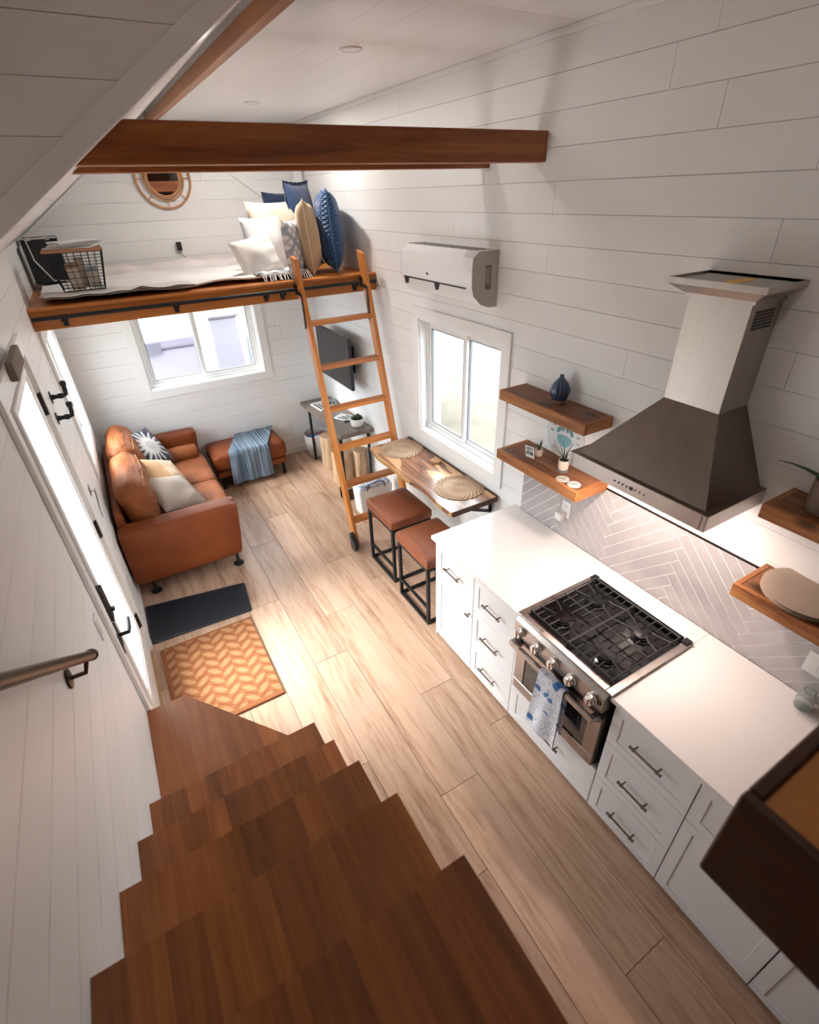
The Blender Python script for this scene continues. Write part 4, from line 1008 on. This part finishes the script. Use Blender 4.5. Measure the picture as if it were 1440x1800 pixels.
Mwht = fabric('white_linen', (.78, .74, .70)); Mcream = fabric('cream_linen', (.68, .56, .44)); Mbei = fabric('beige_cotton', (.52, .37, .23)); Mgrey = fabric('pale_grey_linen', (.62, .62, .63)); Maz = fabric('grey_zigzag', (1, 1, 1), fn=aztecfn)
Mnavy = fabric('navy_cotton', (.02, .045, .11))
qb = NT('blue_quilt', .5, 0, (.012, .085, .25)); v = qb.xyz(qb.coord()); d1 = ((v[0] + v[2]) / .034).pp(.5); d2 = ((v[0] - v[2] + 2) / .034).pp(.5)
qb.bump(d1.min(d2) * 3, .9, .012); qb.set('Sheen Weight', .3); qb = qb.m
Mpip = plain('blue_piping', (.10, .22, .42), .6); Mnpip = plain('cream_piping', (.72, .62, .48), .7)
# on the sofa
pillow('patchwork star pillow, white burst on navy, at the far end of the sofa', (.105, 5.41, .525), (-40, 10, 50), .46, .46, .14, Mst, 1)
pillow('tan pillow with white stripes in the middle of the sofa', (.12, 4.76, .555), (-62, 25, 30), .46, .44, .12, Mtan, 2)
pillow('beige plush pillow nearest the camera on the sofa', (.18, 4.33, .545), (-66, 20, 29), .46, .46, .14, Mfur, 3, pipe=plain('dark_patterned_edge', (.06, .035, .04), .8))
# on the loft
LG_ = 'pillows heaped on the loft'
pillow('big dark blue quilted pillow standing at the right end of the loft', (2.035, 4.86, 2.288), (-3, 0, 72), .46, .64, .25, qb, 4, pipe=Mpip, group=LG_)
pillow('navy flanged pillow behind the big quilted one', (2.0, 5.36, 2.288), (-6, 0, 42), .46, .70, .16, Mnavy, 5, fringe=True, group=LG_)
pillow('navy pillow whose dark corner peeks out at the back of the heap', (1.93, 5.66, 2.288), (-6, 0, 5), .46, .64, .15, fabric('deep_navy', (.012, .028, .07)), 6, group=LG_)
pillow('tan cotton pillow with cream piping next to the quilted blue one', (1.80, 4.80, 2.288), (-3, 0, 70), .44, .57, .20, Mbei, 7, .012, pipe=Mnpip, group=LG_)
pillow('large cream pillow at the back behind the zigzag one', (1.67, 5.20, 2.288), (-8, 0, 14), .56, .57, .16, Mcream, 8, .012, group=LG_)
pillow('white and grey zigzag pillow standing behind the ladder', (1.63, 4.70, 2.300), (-4, 0, 50), .40, .42, .11, Maz, 9, group=LG_)
pillow('pale grey pillow between the white and the zigzag pillow', (1.50, 5.05, 2.288), (-12, 0, 18), .42, .46, .14, Mgrey, 10, group=LG_)
pillow('small white pillow slumped at the left front of the heap', (1.37, 4.84, 2.292), (-20, -10, 14), .40, .33, .16, Mwht, 12, .012, group=LG_)
# bedding
def bed(u, v):
    x = -.33 + 1.98*u; y = 4.60 + 1.38*v
    return (x, y, 2.322 + .008*sin(x*11 + y*5) + .006*sin(y*17 + x*3) + .008*sin(x*5 - y*9))
bd = thing('loft_mattress', 'thin mattress with rumpled white sheet on the loft floor', 'mattress', (.66, 5.3, 2.28))
b = B().sheet(bed, 40, 24, .012); b.obj('sheet', fabric('white_bedding', (.80, .78, .76), b=(120, .35)), bd, smooth=True)
def roll(u, v):
    x = -.0 + 1.55*u; a = pi * v; r = .075 + .012*sin(x*9) + .008*sin(x*23)
    return (x, 5.86 + r*1.2*cos(a), 2.305 + r*1.05*sin(a))
b = B().sheet(roll, 40, 12, .012); tag(b.obj('rolled_blanket', fabric('blush_blanket', (.74, .68, .65), b=(60, .4)), None, smooth=True), 'pale blanket bunched along the far edge of the loft mattress', 'blanket')
b = B().sheet(lambda u, v: (-.30 + 1.0*u, 4.475 + .30*v, 2.330 + .004*sin(u*30) + .02*math.exp(-((u-.62)/.05)**2) * (1-v)), 40, 10, .006)
rgm = fabric('cream_rug', (.66, .62, .60), b=(150, .5)); t_ = thing('loft_rug', 'cream rug with dark stitched edge at the left front of the loft', 'rug', (.2, 4.6, 2.33))
b.obj('rug_cloth', rgm, t_, smooth=True)
B().tube([(-.30 + 1.0*u, 4.473, 2.331 + .004*sin(u*30) + .02*math.exp(-((u-.62)/.05)**2)) for u in [k/50 for k in range(51)]], .004, 6).obj('stitched_edge', plain('rug_edge_dark', (.04, .03, .03), .8), t_)
b = B()
rn = random.Random(3)
for k in range(26):
    x = 1.25 + .016*k; y = 4.52 + rn.uniform(-.01, .01); b.tube([(x, y + .1, 2.335), (x + .01, y + .04, 2.332), (x + .02*rn.uniform(-1, 1), y - .03, 2.290)], .004, 5)
fr = B().sheet(lambda u, v: (1.22 + .46*u, 4.60 + .16*v, 2.338 + .008*sin(u*22 + v*4)), 24, 8, .008)
t_ = thing('fringed_throw', 'grey and white fringed throw under the zigzag pillow', 'blanket', (1.45, 4.6, 2.33)); fr.obj('cloth', Maz, t_, smooth=True); b.obj('fringe', Mgrey, t_)
# wire basket with magazines
wb = thing('wire_basket', 'black wire basket with wooden rim on the left front of the loft', 'basket', (-.03, 4.76, 2.336))
b = B(); bw0, bw1, bd0, bd1, bh = .135, .185, .10, .14, .25; bx, by, bz = -.035, 4.76, 2.342
def bp(u, v, t, face):   # point on tapered box
    w_ = bw0 + (bw1 - bw0)*t; d_ = bd0 + (bd1 - bd0)*t
    return {'f': (bx + u*w_, by - d_, bz + t*bh), 'b': (bx + u*w_, by + d_, bz + t*bh), 'l': (bx - w_, by + u*d_, bz + t*bh), 'r': (bx + w_, by + u*d_, bz + t*bh)}[face]
for f in 'fblr':
    for k in range(9): u = -1 + k/4; b.tube([bp(u, 0, 0, f), bp(u, 0, 1, f)], .0022, 5)
    for k in range(7): t = k/6; b.tube([bp(-1, 0, t, f), bp(1, 0, t, f)], .0022 if 0 < k < 6 else .004, 5)
for k in range(7): u = -1 + k/3; b.tube([(bx + u*bw0, by - bd0, bz), (bx + u*bw0, by + bd0, bz)], .0022, 5)
b.obj('wire_frame', BLK, wb)
RIM = plain('basket_rim_wood', (.40, .20, .10), .5)
for s in (-1, 1): B().box(bx - bw1 - .006, bx + bw1 + .006, by + s*bd1 - .010, by + s*bd1 + .010, bz + bh + .0015, bz + bh + .022, .004).obj('rim', RIM, wb)
rn = random.Random(9)
for k, (x, y, w_, d_, h_, c) in enumerate(((-.07, 4.75, .09, .06, .17, (.34, .22, .13)), (.05, 4.77, .07, .07, .14, (.28, .30, .30)), (-.02, 4.78, .06, .05, .2, (.5, .42, .33)))):
    z0 = bz + .004
    o = thing('boxed_game', ('brown carton standing in the wire basket', 'grey carton standing in the wire basket', 'buff carton leaning in the back of the wire basket')[k], 'box', (x, y, z0))
    B().box(x - w_/2, x + w_/2, y - d_/2 - .0 + .02*k - .02, y + d_/2 - .02 + .02*k - .001, z0, z0 + h_, .002).obj('carton', plain('carton_%d' % k, c, .7, bump=(30, .2)), o)
    B().box(x - w_/2 + .006, x + w_/2 - .006, y - d_/2 + .02*k - .0212, y - d_/2 + .02*k - .0202, z0 + .02, z0 + h_ - .03).obj('printed_label', plain('carton_label_%d' % k, (.62, .55, .47), .6), o)
for k in range(4):
    z0 = bz + bh + .0225 + k*.0105
    t_ = thing('magazine', ('magazine at the bottom of the pile on the wire basket', 'second magazine from the bottom of the pile on the wire basket', 'third magazine from the bottom of the pile on the wire basket', 'white-covered magazine on top of the pile on the wire basket')[k], 'magazine', (bx + .0 + .012*k, by, z0), 'magazines on the wire basket', rz=.22*k - .3)
    col = ((.10, .12, .15), (.6, .6, .62), (.16, .2, .26), (.78, .78, .78))[k]
    B().box(-.15, .15, -.115, .115, .0, .009, .001).obj('pages', WPL, t_, local=True); B().box(-.152, .152, -.117, .117, .0091, .0098).obj('cover', plain('magazine_cover_%d' % k, col, .3), t_, local=True)
# black case in the left corner of the loft
bc = thing('black_case', 'black hard case with silver edges against the wall in the left loft corner', 'case', (-.24, 5.6, 2.32))
B().box(-.375, -.12, 5.45, 5.80, 2.325, 2.655, .008).obj('shell', plain('case_black', (.012, .015, .017), .4), bc)
ALU = plain('aluminium_edge', (.62, .62, .63), .3, 1)
b = B(); b.tube([(-.37, 5.443, 2.655), (-.12, 5.443, 2.655)], .006, 8).tube([(-.335, 5.441, 2.65), (-.325, 5.441, 2.50), (-.24, 5.441, 2.345), (-.12, 5.441, 2.335)], .006, 8).obj('metal_edging', ALU, bc)
B().box(-.33, -.30, 5.43, 5.449, 2.64, 2.665, .003).box(-.20, -.17, 5.43, 5.449, 2.64, 2.665, .003).obj('latch', ALU, bc)
# charger on far wall of the loft
ch = thing('wall_charger', 'black charger with a dangling cord plugged into the far wall above the loft', 'charger', (.885, YF, 2.48))
B().box(.860, .905, YF - .04, YF - .0008, 2.455, 2.53, .005, 2).obj('plug_body', BLKP, ch)
B().tube([(.885, YF - .03, 2.455), (.89, YF - .03, 2.42), (.92, YF - .025, 2.39), (.98, YF - .03, 2.355)], .0025, 6).obj('cord', BLKP, ch)
# mirror
mr = thing('rattan_mirror', 'round rattan-framed mirror hanging on the gable wall', 'mirror', (.885, YF, 3.03))
RAT = plain('rattan', (.52, .26, .12), .5)
mc = (.885, YF - .02, 3.055)
B().lathe([(0, -.004), (.135, -.004), (.135, .004), (0, .004)], mc, 48, 1).obj('mirror_glass', plain('silvered_glass', (.85, .85, .86), .02, 1), mr, smooth=True)
def ringt(r, th, dy=0): return B().tube([(mc[0] + r*cos(2*pi*k/48), mc[1] + dy, mc[2] + r*sin(2*pi*k/48)) for k in range(49)], th, 8)
for r, th in ((.142, .010), (.158, .007), (.178, .006), (.240, .009)): ringt(r, th).obj('frame_ring', RAT, mr, smooth=True)
b = B()
for k in range(8): a = 2*pi*k/8 + pi/2; b.tube([(mc[0] + .16*cos(a), mc[1], mc[2] + .16*sin(a)), (mc[0] + .24*cos(a), mc[1], mc[2] + .24*sin(a))], .004, 6)
b.obj('spokes', RAT, mr)
# speaker box upper right corner of far wall
tag(B().box(XR - .10, XR - .012, 5.93, 6.035, 2.95, 3.25, .006).obj('corner_speaker', WPL), 'white box mounted high in the far right corner above the pillows', 'speaker')
# ------------------------------------------------------------------ TV, desk and things around it
tv = thing('wall_television', 'black flat television on a wall arm behind the ladder', 'television', (XR, 5.2, 1.4))
TX = 2.06
B().box(TX, TX + .035, 4.78, 5.66, 1.12, 1.66, .004).obj('panel_body', BLKP, tv)
B().box(TX - .0016, TX - .0004, 4.792, 5.648, 1.135, 1.648).obj('screen', plain('tv_screen', (.010, .011, .013), .12), tv)
B().box(TX + .0355, TX + .075, 4.92, 5.5, 1.2, 1.5, .01).obj('rear_housing', BLKP, tv)
B().box(TX + .0755, XR - .02, 5.15, 5.25, 1.33, 1.40, .003).box(XR - .0195, XR - .001, 5.05, 5.35, 1.22, 1.5, .002).obj('wall_arm', BLK, tv)
dk = thing('side_desk', 'narrow grey-stained wood console table with black legs along the right wall', 'table', (2.03, 5.3, 0))
GRW = wood('grey_stained_wood', [(.2, (.10, .078, .066)), (.5, (.20, .155, .13)), (.8, (.33, .27, .235))], 1, .42, 9, .12, .35, .1)
y = 4.70; k = 0
for (a, c, z0, z1) in ((4.685, 5.10, .655, .705), (5.1015, 5.52, .668, .705), (5.5215, 5.93, .668, .705)):
    for (p, q) in ((1.835, 2.03), (2.0315, XR - .018)): B().box(p, q, a, c, z0, z1, .002).obj('top_board', GRW, dk)
for (x, y) in ((1.855, 4.75), (1.855, 5.68), (2.19, 4.75), (2.19, 5.90)): B().box(x - .0125, x + .0125, y - .0125, y + .0125, .0005, .6545 if y < 5.1 else .6675).obj('leg', BLK, dk)
t = pot('desk_succulent', 'green succulents in a white bowl on the near end of the console table', 2.11, 4.84, .7058, .075, .085, WPL)
B().disc((2.11, 4.84, .779), .066, .003).obj('soil', SOIL, t)
rn = random.Random(8)
for k in range(22):
    a = rn.uniform(0, 6.28); r0 = rn.uniform(0, .055); hx, hy = 2.11 + r0*cos(a), 4.84 + r0*sin(a); hh = rn.uniform(.02, .055)
    B().lathe([(.004, 0), (.012, hh*.4), (.014, hh*.7), (.006, hh), (0, hh)], (hx, hy, .782), 7).obj('leaf', LEAFG, t, smooth=True)
for k, (x, y, w_, d_, lb, col, rz) in enumerate(((2.08, 5.12, .14, .20, 'white booklet with dark spine lying on the console table', (.72, .72, .74), .5), (2.02, 5.62, .20, .28, 'magazine with black and white cover on the far end of the console table', (.6, .6, .62), .1), (2.14, 5.66, .14, .2, 'grey printed brochure beside the magazine on the console table', (.25, .29, .28), -.3))):
    t_ = thing('booklet', lb, 'book', (x, y, .7058), rz=rz)
    B().box(-w_/2, w_/2, -d_/2, d_/2, 0, .016, .001).obj('pages', WPL, t_, local=True); B().box(-w_/2 - .001, w_/2 + .001, -d_/2 - .001, d_/2 + .001, .0162, .0172).obj('cover', plain('booklet_cover_%d' % k, col, .35), t_, local=True)
    bb = B()
    for j in range(3): bb.box(-w_/2 + .012 + .04*j, -w_/2 + .035 + .04*j, -d_/2 + .02, d_/2 - .05 - .02*j, .0173, .0177)
    bb.obj('cover_print', BLKP, t_, local=True)
# remote / black device
tag(B().box(2.02, 2.07, 4.98, 5.02, .7058, .722, .004).obj('remote_control', BLKP), 'black remote control on the console table near the bowl', 'remote')
BARK = NT('peeled_log', .7); v = BARK.coord(); kk = BARK.noise(BARK.mapv(v, (1, 1, .12)), 22, 5, .6, 1.5); BARK.set('Base Color', BARK.ramp(kk, [(.3, (.16, .085, .04)), (.42, (.47, .31, .18)), (.7, (.62, .45, .30))])); BARK.bump(kk, .5, .01); BARK = BARK.m
ENDG = NT('log_end_grain', .6); v = ENDG.xyz(ENDG.coord()); rr = (v[0]*v[0] + v[1]*v[1]).sqrt(); ENDG.set('Base Color', ENDG.mix(((rr + ENDG.noise(ENDG.coord(), 6, 2) * .02) * 420).sin().gt(.2), (.40, .26, .16), (.30, .18, .11))); ENDG = ENDG.m
def stump(label, x, y, r, h, sd):
    t = thing('log_stump', label, 'stump', (x, y, 0), 'peeled log stumps')
    rn = random.Random(sd); a1, a2 = rn.uniform(0, 6), rn.uniform(0, 6); f = lambda a: 1 + .05*sin(3*a + a1) + .03*sin(5*a + a2)
    B().lathe([(r*1.04, .0005), (r*1.0, h*.3), (r*.97, h*.7), (r*.98, h - .006), (r*.95, h)], (x, y, 0), 28, 2, f).obj('log', BARK, t, smooth=60)
    B().lathe([(r*.94, h + .0003), (r*.94, h + .0018), (0, h + .0018)], (x, y, 0), 28, 2, f).obj('cut_face', ENDG, t)
stump('tall peeled log stump beside the console table leg nearest the basket', 1.985, 5.44, .12, .40, 1)
stump('peeled log stump in the middle, partly behind the ladder', 1.955, 4.99, .125, .38, 2)
stump('short peeled log stump against the right wall under the console table', 2.12, 4.86, .085, .40, 7)
# basket with clothes
fb = thing('woven_basket', 'off-white round basket of folded clothes under the far end of the console table', 'basket', (1.98, 5.82, 0))
B().lathe([(.13, .0005), (.155, .04), (.18, .16), (.185, .29), (.178, .30), (.172, .29), (.168, .2), (0, .2)], (1.98, 5.83, 0), 32).obj('basket_body', fabric('rope_white', (.62, .60, .57), b=(60, .5)), fb, smooth=60)
for k, (dx, dy, c, lb) in enumerate(((-.06, .0, (.04, .10, .28), 'blue folded cloth in the white basket'), (.05, .03, (.25, .05, .05), 'dark red folded cloth in the white basket'), (-.02, -.08, (.7, .72, .74), 'white folded cloth in the white basket'), (.07, -.06, (.015, .015, .02), 'black folded cloth in the white basket'))):
    tag(B().cushion((1.98 + dx, 5.83 + dy, .245), (.062, .055, .03), .022, (0, 0, .01), 8, .012, k).obj('folded_cloth', fabric('cloth_%d' % k, c), None, smooth=60), lb, 'clothes')
# tote bag and magazine box on the floor by the ladder
tb_ = thing('tote_bag', 'white tote bag with blue marbled top panel behind the ladder foot', 'bag', (1.93, 4.22, 0))
marb = NT('blue_marbling', .7); v = marb.coord(); marb.set('Base Color', marb.ramp(marb.noise(v, 13, 5, .65, 3), [(.35, (.04, .09, .22)), (.48, (.35, .45, .6)), (.58, (.8, .82, .86))])); marb = marb.m
B().prism([(1.77, .0005), (2.12, .0005), (2.14, .30), (1.75, .30)], 1, 4.13, 4.30, .01).obj('bag_body', Mwht, tb_)
B().cushion((1.945, 4.215, .315), (.175, .075, .028), .02, (0, 0, .015), 8, .012, 3).obj('marbled_lining', marb, tb_, smooth=60)
for y in (4.125, 4.305): B().tube([(1.84, y, .29), (1.86, y - .01, .36), (1.95, y - .02, .385), (2.03, y - .01, .36), (2.05, y, .29)], .005, 6).obj('strap', BLK, tb_)
mb = thing('magazine_rack', 'small dark wooden rack holding papers on the floor by the stumps', 'rack', (1.83, 4.60, 0))
for y in (4.52, 4.64): B().box(1.74, 1.93, y - .006, y + .006, .0005, .13, .002).obj('side_board', DARKW, mb)
B().box(1.74, 1.93, 4.5265, 4.6335, .0005, .012).obj('bottom_board', DARKW, mb)
for k in range(4): tag(B().box(1.75, 1.92, 4.535 + k*.023, 4.548 + k*.023, .0125, .15 + .008*(k % 2), .001).obj('paperback', plain('book_%d' % k, ((.5, .42, .32), (.12, .13, .14), (.6, .58, .52), (.2, .12, .08))[k], .6)), ('tan paperback nearest the camera in the floor rack', 'dark paperback second from the front in the floor rack', 'cream paperback third from the front in the floor rack', 'brown paperback at the back of the floor rack')[k], 'book', 'paperbacks in the floor rack')
# ------------------------------------------------------------------ mats
rb = thing('rubber_mat', 'dark navy rubber boot mat on the floor in front of the sofa', 'mat', (.0, 3.6, 0))
M4 = [(-.405, 3.385), (.365, 3.345), (.405, 3.725), (-.395, 3.865)]
RUB = plain('dark_rubber', (.014, .021, .030), .36)
B().prism(M4, 2, .0006, .010, .003).obj('mat_base', RUB, rb)
b = B()
for i in range(4): p, q = Vector((*M4[i], .0105)), Vector((*M4[(i+1) % 4], .0105)); c = Vector((0, 3.58, .0105)); b.tube([p + (c-p)*.02, q + (c-q)*.02], .006, 6)
b.obj('raised_rim', RUB, rb)
b = B()
for i in range(22):
    for j in range(8):
        u, v = (i+1)/23, (j+1)/9; x = -.37 + .74*u; yb = 3.385 - .04*u; yt = 3.865 - .14*u; y = yb + (yt - yb)*v
        b.box(x - .011, x + .004 + .004*(j % 2), y - .003, y + .003, .0101, .0128)
o = b.obj('raised_studs', RUB, rb); o['kind'] = 'stuff'
cm = thing('coir_doormat', 'orange coir doormat with pale leaf pattern inside the door', 'doormat', (-.0, 2.85, 0))
cr_ = NT('coir', .95, 0, (.5, .2, .07)); v = cr_.xyz(cr_.coord()); nz_ = cr_.noise(cr_.coord(), 260, 2)
u = v[0] / .088; row = u.floor(); alt = row.mod(2); q = v[1] / .092 + alt * .5 
fu = (u.mod(1) - .5); qq = (q + fu * (alt * 2 - 1) * .62).mod(1) - .5
leaf_ = ((qq.abs() * 2.0) + (fu.abs() * 2.0).pow(1.4) * .5).lt(.56)
q2_ = (q + .5 + fu * (alt * 2 - 1) * .62).mod(1) - .5
c1 = cr_.mix((qq.abs()).gt(.42), (.27, .095, .031), (.17, .048, .013))
c = cr_.mix(leaf_, c1, (.40, .20, .095)); brd = (v[0].abs().gt(.325)).max((v[1]).abs().gt(.405))
c = cr_.mix(brd, c, (.27, .09, .03)); cr_.set('Base Color', cr_.mix(nz_ * .5, c, (.30, .12, .04), 'MIX')); cr_.bump(nz_, .8, .008); cr_ = cr_.m
B().box(-.355, .33, 2.41, 3.275, .0006, .016, .003).obj('mat_pile', cr_, cm)
# ------------------------------------------------------------------ left wall bits
hk = thing('pipe_hooks', 'pair of black pipe-fitting coat hooks on the left wall beyond the door', 'hook', (XL, 3.9, 1.8))
for (y, z) in ((3.78, 1.86), (3.66, 1.76)):
    b = B().lathe([(.038, .001), (.038, .006), (.016, .008), (.016, .02), (.013, .022)], (XL, y, z), 16, 0)
    b.tube([(XL + .008, y, z), (XL + .07, y, z), (XL + .085, y, z + .006), (XL + .09, y, z + .03), (XL + .092, y, z + .07)], .013, 10).lathe([(.018, 0), (.018, .022), (.014, .026), (0, .026)], (XL + .092, y, z + .062), 12, 2).lathe([(.017, -.01), (.017, .012)], (XL + .055, y, z), 12, 0)
    b.obj('pipe_hook', BLK, hk, smooth=True)
ky = thing('key_hook', 'small metal hook with hanging keys on the left wall beside the sofa', 'hook', (XL, 3.72, 1.2))
b = B().box(XL + .0006, XL + .004, 3.70, 3.78, 1.18, 1.24, .001).tube([(XL + .004, 3.74, 1.20), (XL + .03, 3.74, 1.19), (XL + .03, 3.74, 1.21)], .003, 6); b.obj('hook_plate', PEWT, ky)
b = B().tube([(XL + .03, 3.74, 1.195), (XL + .025, 3.72, 1.14), (XL + .02, 3.69, 1.08), (XL + .025, 3.72, 1.13), (XL + .03, 3.745, 1.19)], .003, 6).box(XL + .018, XL + .021, 3.67, 3.69, 1.02, 1.08); b.obj('keys', PEWT, ky)
tag(B().box(XL + .021, XL + .05, 2.62, 2.98, 2.26, 2.34, .004).obj('rolled_blind', plain('grey_brown_weave', (.20, .16, .13), .8, bump=(120, .5))), 'grey-brown rolled blind fixed above the door at the left edge', 'blind')
# ------------------------------------------------------------------ ceiling lights
for i, (x, y, lb) in enumerate(((1.49, 3.07, 'recessed white ceiling light nearest the cross beams'), (1.50, 4.90, 'recessed white ceiling light above the loft'), (1.45, .6, 'recessed ceiling light above the kitchen'))):
    t = thing('recessed_light', lb, 'ceiling light', (x, y, CZ), 'recessed ceiling lights')
    B().lathe([(.046, -.0005), (.058, -.0005), (.058, -.006), (.050, -.008), (.046, -.004)], (x, y, CZ), 28).obj('trim_ring', WPL, t, smooth=True)
    B().lathe([(.045, -.001), (.045, -.003), (0, -.003)], (x, y, CZ), 20).obj('lens', emit('lens_glow_%d' % i, (1, .85, .68), (.8, .8, 6, 6)[i]), t)
for (x, y, pw) in ((1.45, .6, .8), (1.49, 3.07, 1.5), (1.50, 4.90, 9)): area('recessed_light_glow', (x, y, CZ - .02), (0, 0, 0), .09, 0, pw, (1, .94, .88), 'DISK')  # loft glow added to brighten the loft; the fixture lens itself stays dim
for yy in (1.0, 1.42): area('hood_light_glow', (HX0 + .07, yy, HZ + .008), (0, 0, 0), .05, 0, 3.0, (1, .80, .70), 'DISK')
# ------------------------------------------------------------------ outside
gr = NT('dry_ground', .9); v = gr.coord(); gr.set('Base Color', gr.ramp(gr.noise(v, 1.2, 5, .65), [(.3, (.050, .042, .028)), (.6, (.078, .066, .047)), (.8, (.064, .058, .038))])); gr = gr.m
st(B().box(-40, 40, -40, 60, -.75, -.65).obj('ground', gr))
dw = plain('deck_grey', (.50, .49, .47), .7)
st(B().box(-3, 4.5, 6.75, 11, -.70, .35).obj('far_deck', plain('far_deck_boards', (.30, .27, .25), .7)))
ht = thing('hot_tub', 'grey-lavender covered hot tub outside the far window', 'hot tub', (.2, 8.3, .35))
B().box(-.8, .98, 7.3, 9.2, .351, 1.27, .05, 3).obj('tub_shell', plain('tub_shell_grey', (.24, .225, .29), .6), ht); B().box(-.83, 1.01, 7.27, 9.23, 1.2705, 1.40, .03, 2).obj('tub_cover', plain('tub_cover', (.17, .16, .21), .55), ht)
B().box(.2, .55, 7.262, 7.2695, 1.22, 1.36).obj('cover_strap', plain('strap_dark', (.10, .10, .13), .6), ht)
tag(B().box(1.02, 1.13, 6.86, 6.97, .351, 2.9, .01).obj('porch_post', plain('post_pale', (.40, .32, .29), .7)), 'pale square porch post outside the far window', 'post')
b = thing('storage_cabinet', 'grey outdoor cabinet with lid behind the porch post', 'cabinet', (1.36, 7.4, .35)); B().box(1.18, 1.56, 7.25, 7.6, .351, 1.56, .02).obj('body', plain('box_grey', (.20, .195, .235), .6), b); B().box(1.16, 1.58, 7.22, 7.63, 1.5605, 1.60, .01).obj('lid', plain('lid_grey', (.12, .12, .15), .6), b)
b = thing('wire_crate', 'small grey slatted crate beside the outdoor cabinet', 'crate', (1.75, 7.3, .35))
for k in range(5): B().box(1.62, 1.90, 7.2, 7.212, .80 + .1*k, .86 + .1*k).obj('slat', plain('crate_grey', (.16, .17, .19), .6), b)
for x in (1.635, 1.885): B().box(x - .015, x + .015, 7.2125, 7.235, .351, 1.28).obj('corner_post', plain('crate_grey', (.16, .17, .19), .6), b)
st(B().box(-5.2, XL - .2, .4, 4.1, -.25, -.05).obj('porch_deck', dw))

pc = thing('porch_bench', 'grey porch bench seen through the door glass', 'bench', (-1.15, 2.6, -.05))
B().box(-1.45, -.85, 1.9, 3.4, .22, .27, .01).obj('seat', plain('bench_grey', (.07, .08, .09), .6), pc)
for (x, y) in ((-1.4, 1.95), (-.9, 1.95), (-1.4, 3.35), (-.9, 3.35)): B().box(x - .03, x + .03, y - .03, y + .03, -.049, .2195).obj('leg', BLK, pc)
pz = fabric('porch_zigzag', (1, 1, 1), fn=lambda t, v: t.mix((t.xyz(v)[1] / .12).pp(1).lt((t.xyz(v)[0] / .1).pp(1)), (.12, .13, .15), (.02, .04, .09)))
for k, y in enumerate((2.25, 2.95)):
    tag(B().cushion((-1.13, y, .322), (.24, .26, .05), .03, (0, 0, .02), 8).obj('outdoor_cushion', pz, None, smooth=60), ('blue and white patterned cushion on the near half of the porch bench', 'blue and white patterned cushion on the far half of the porch bench')[k], 'cushion')
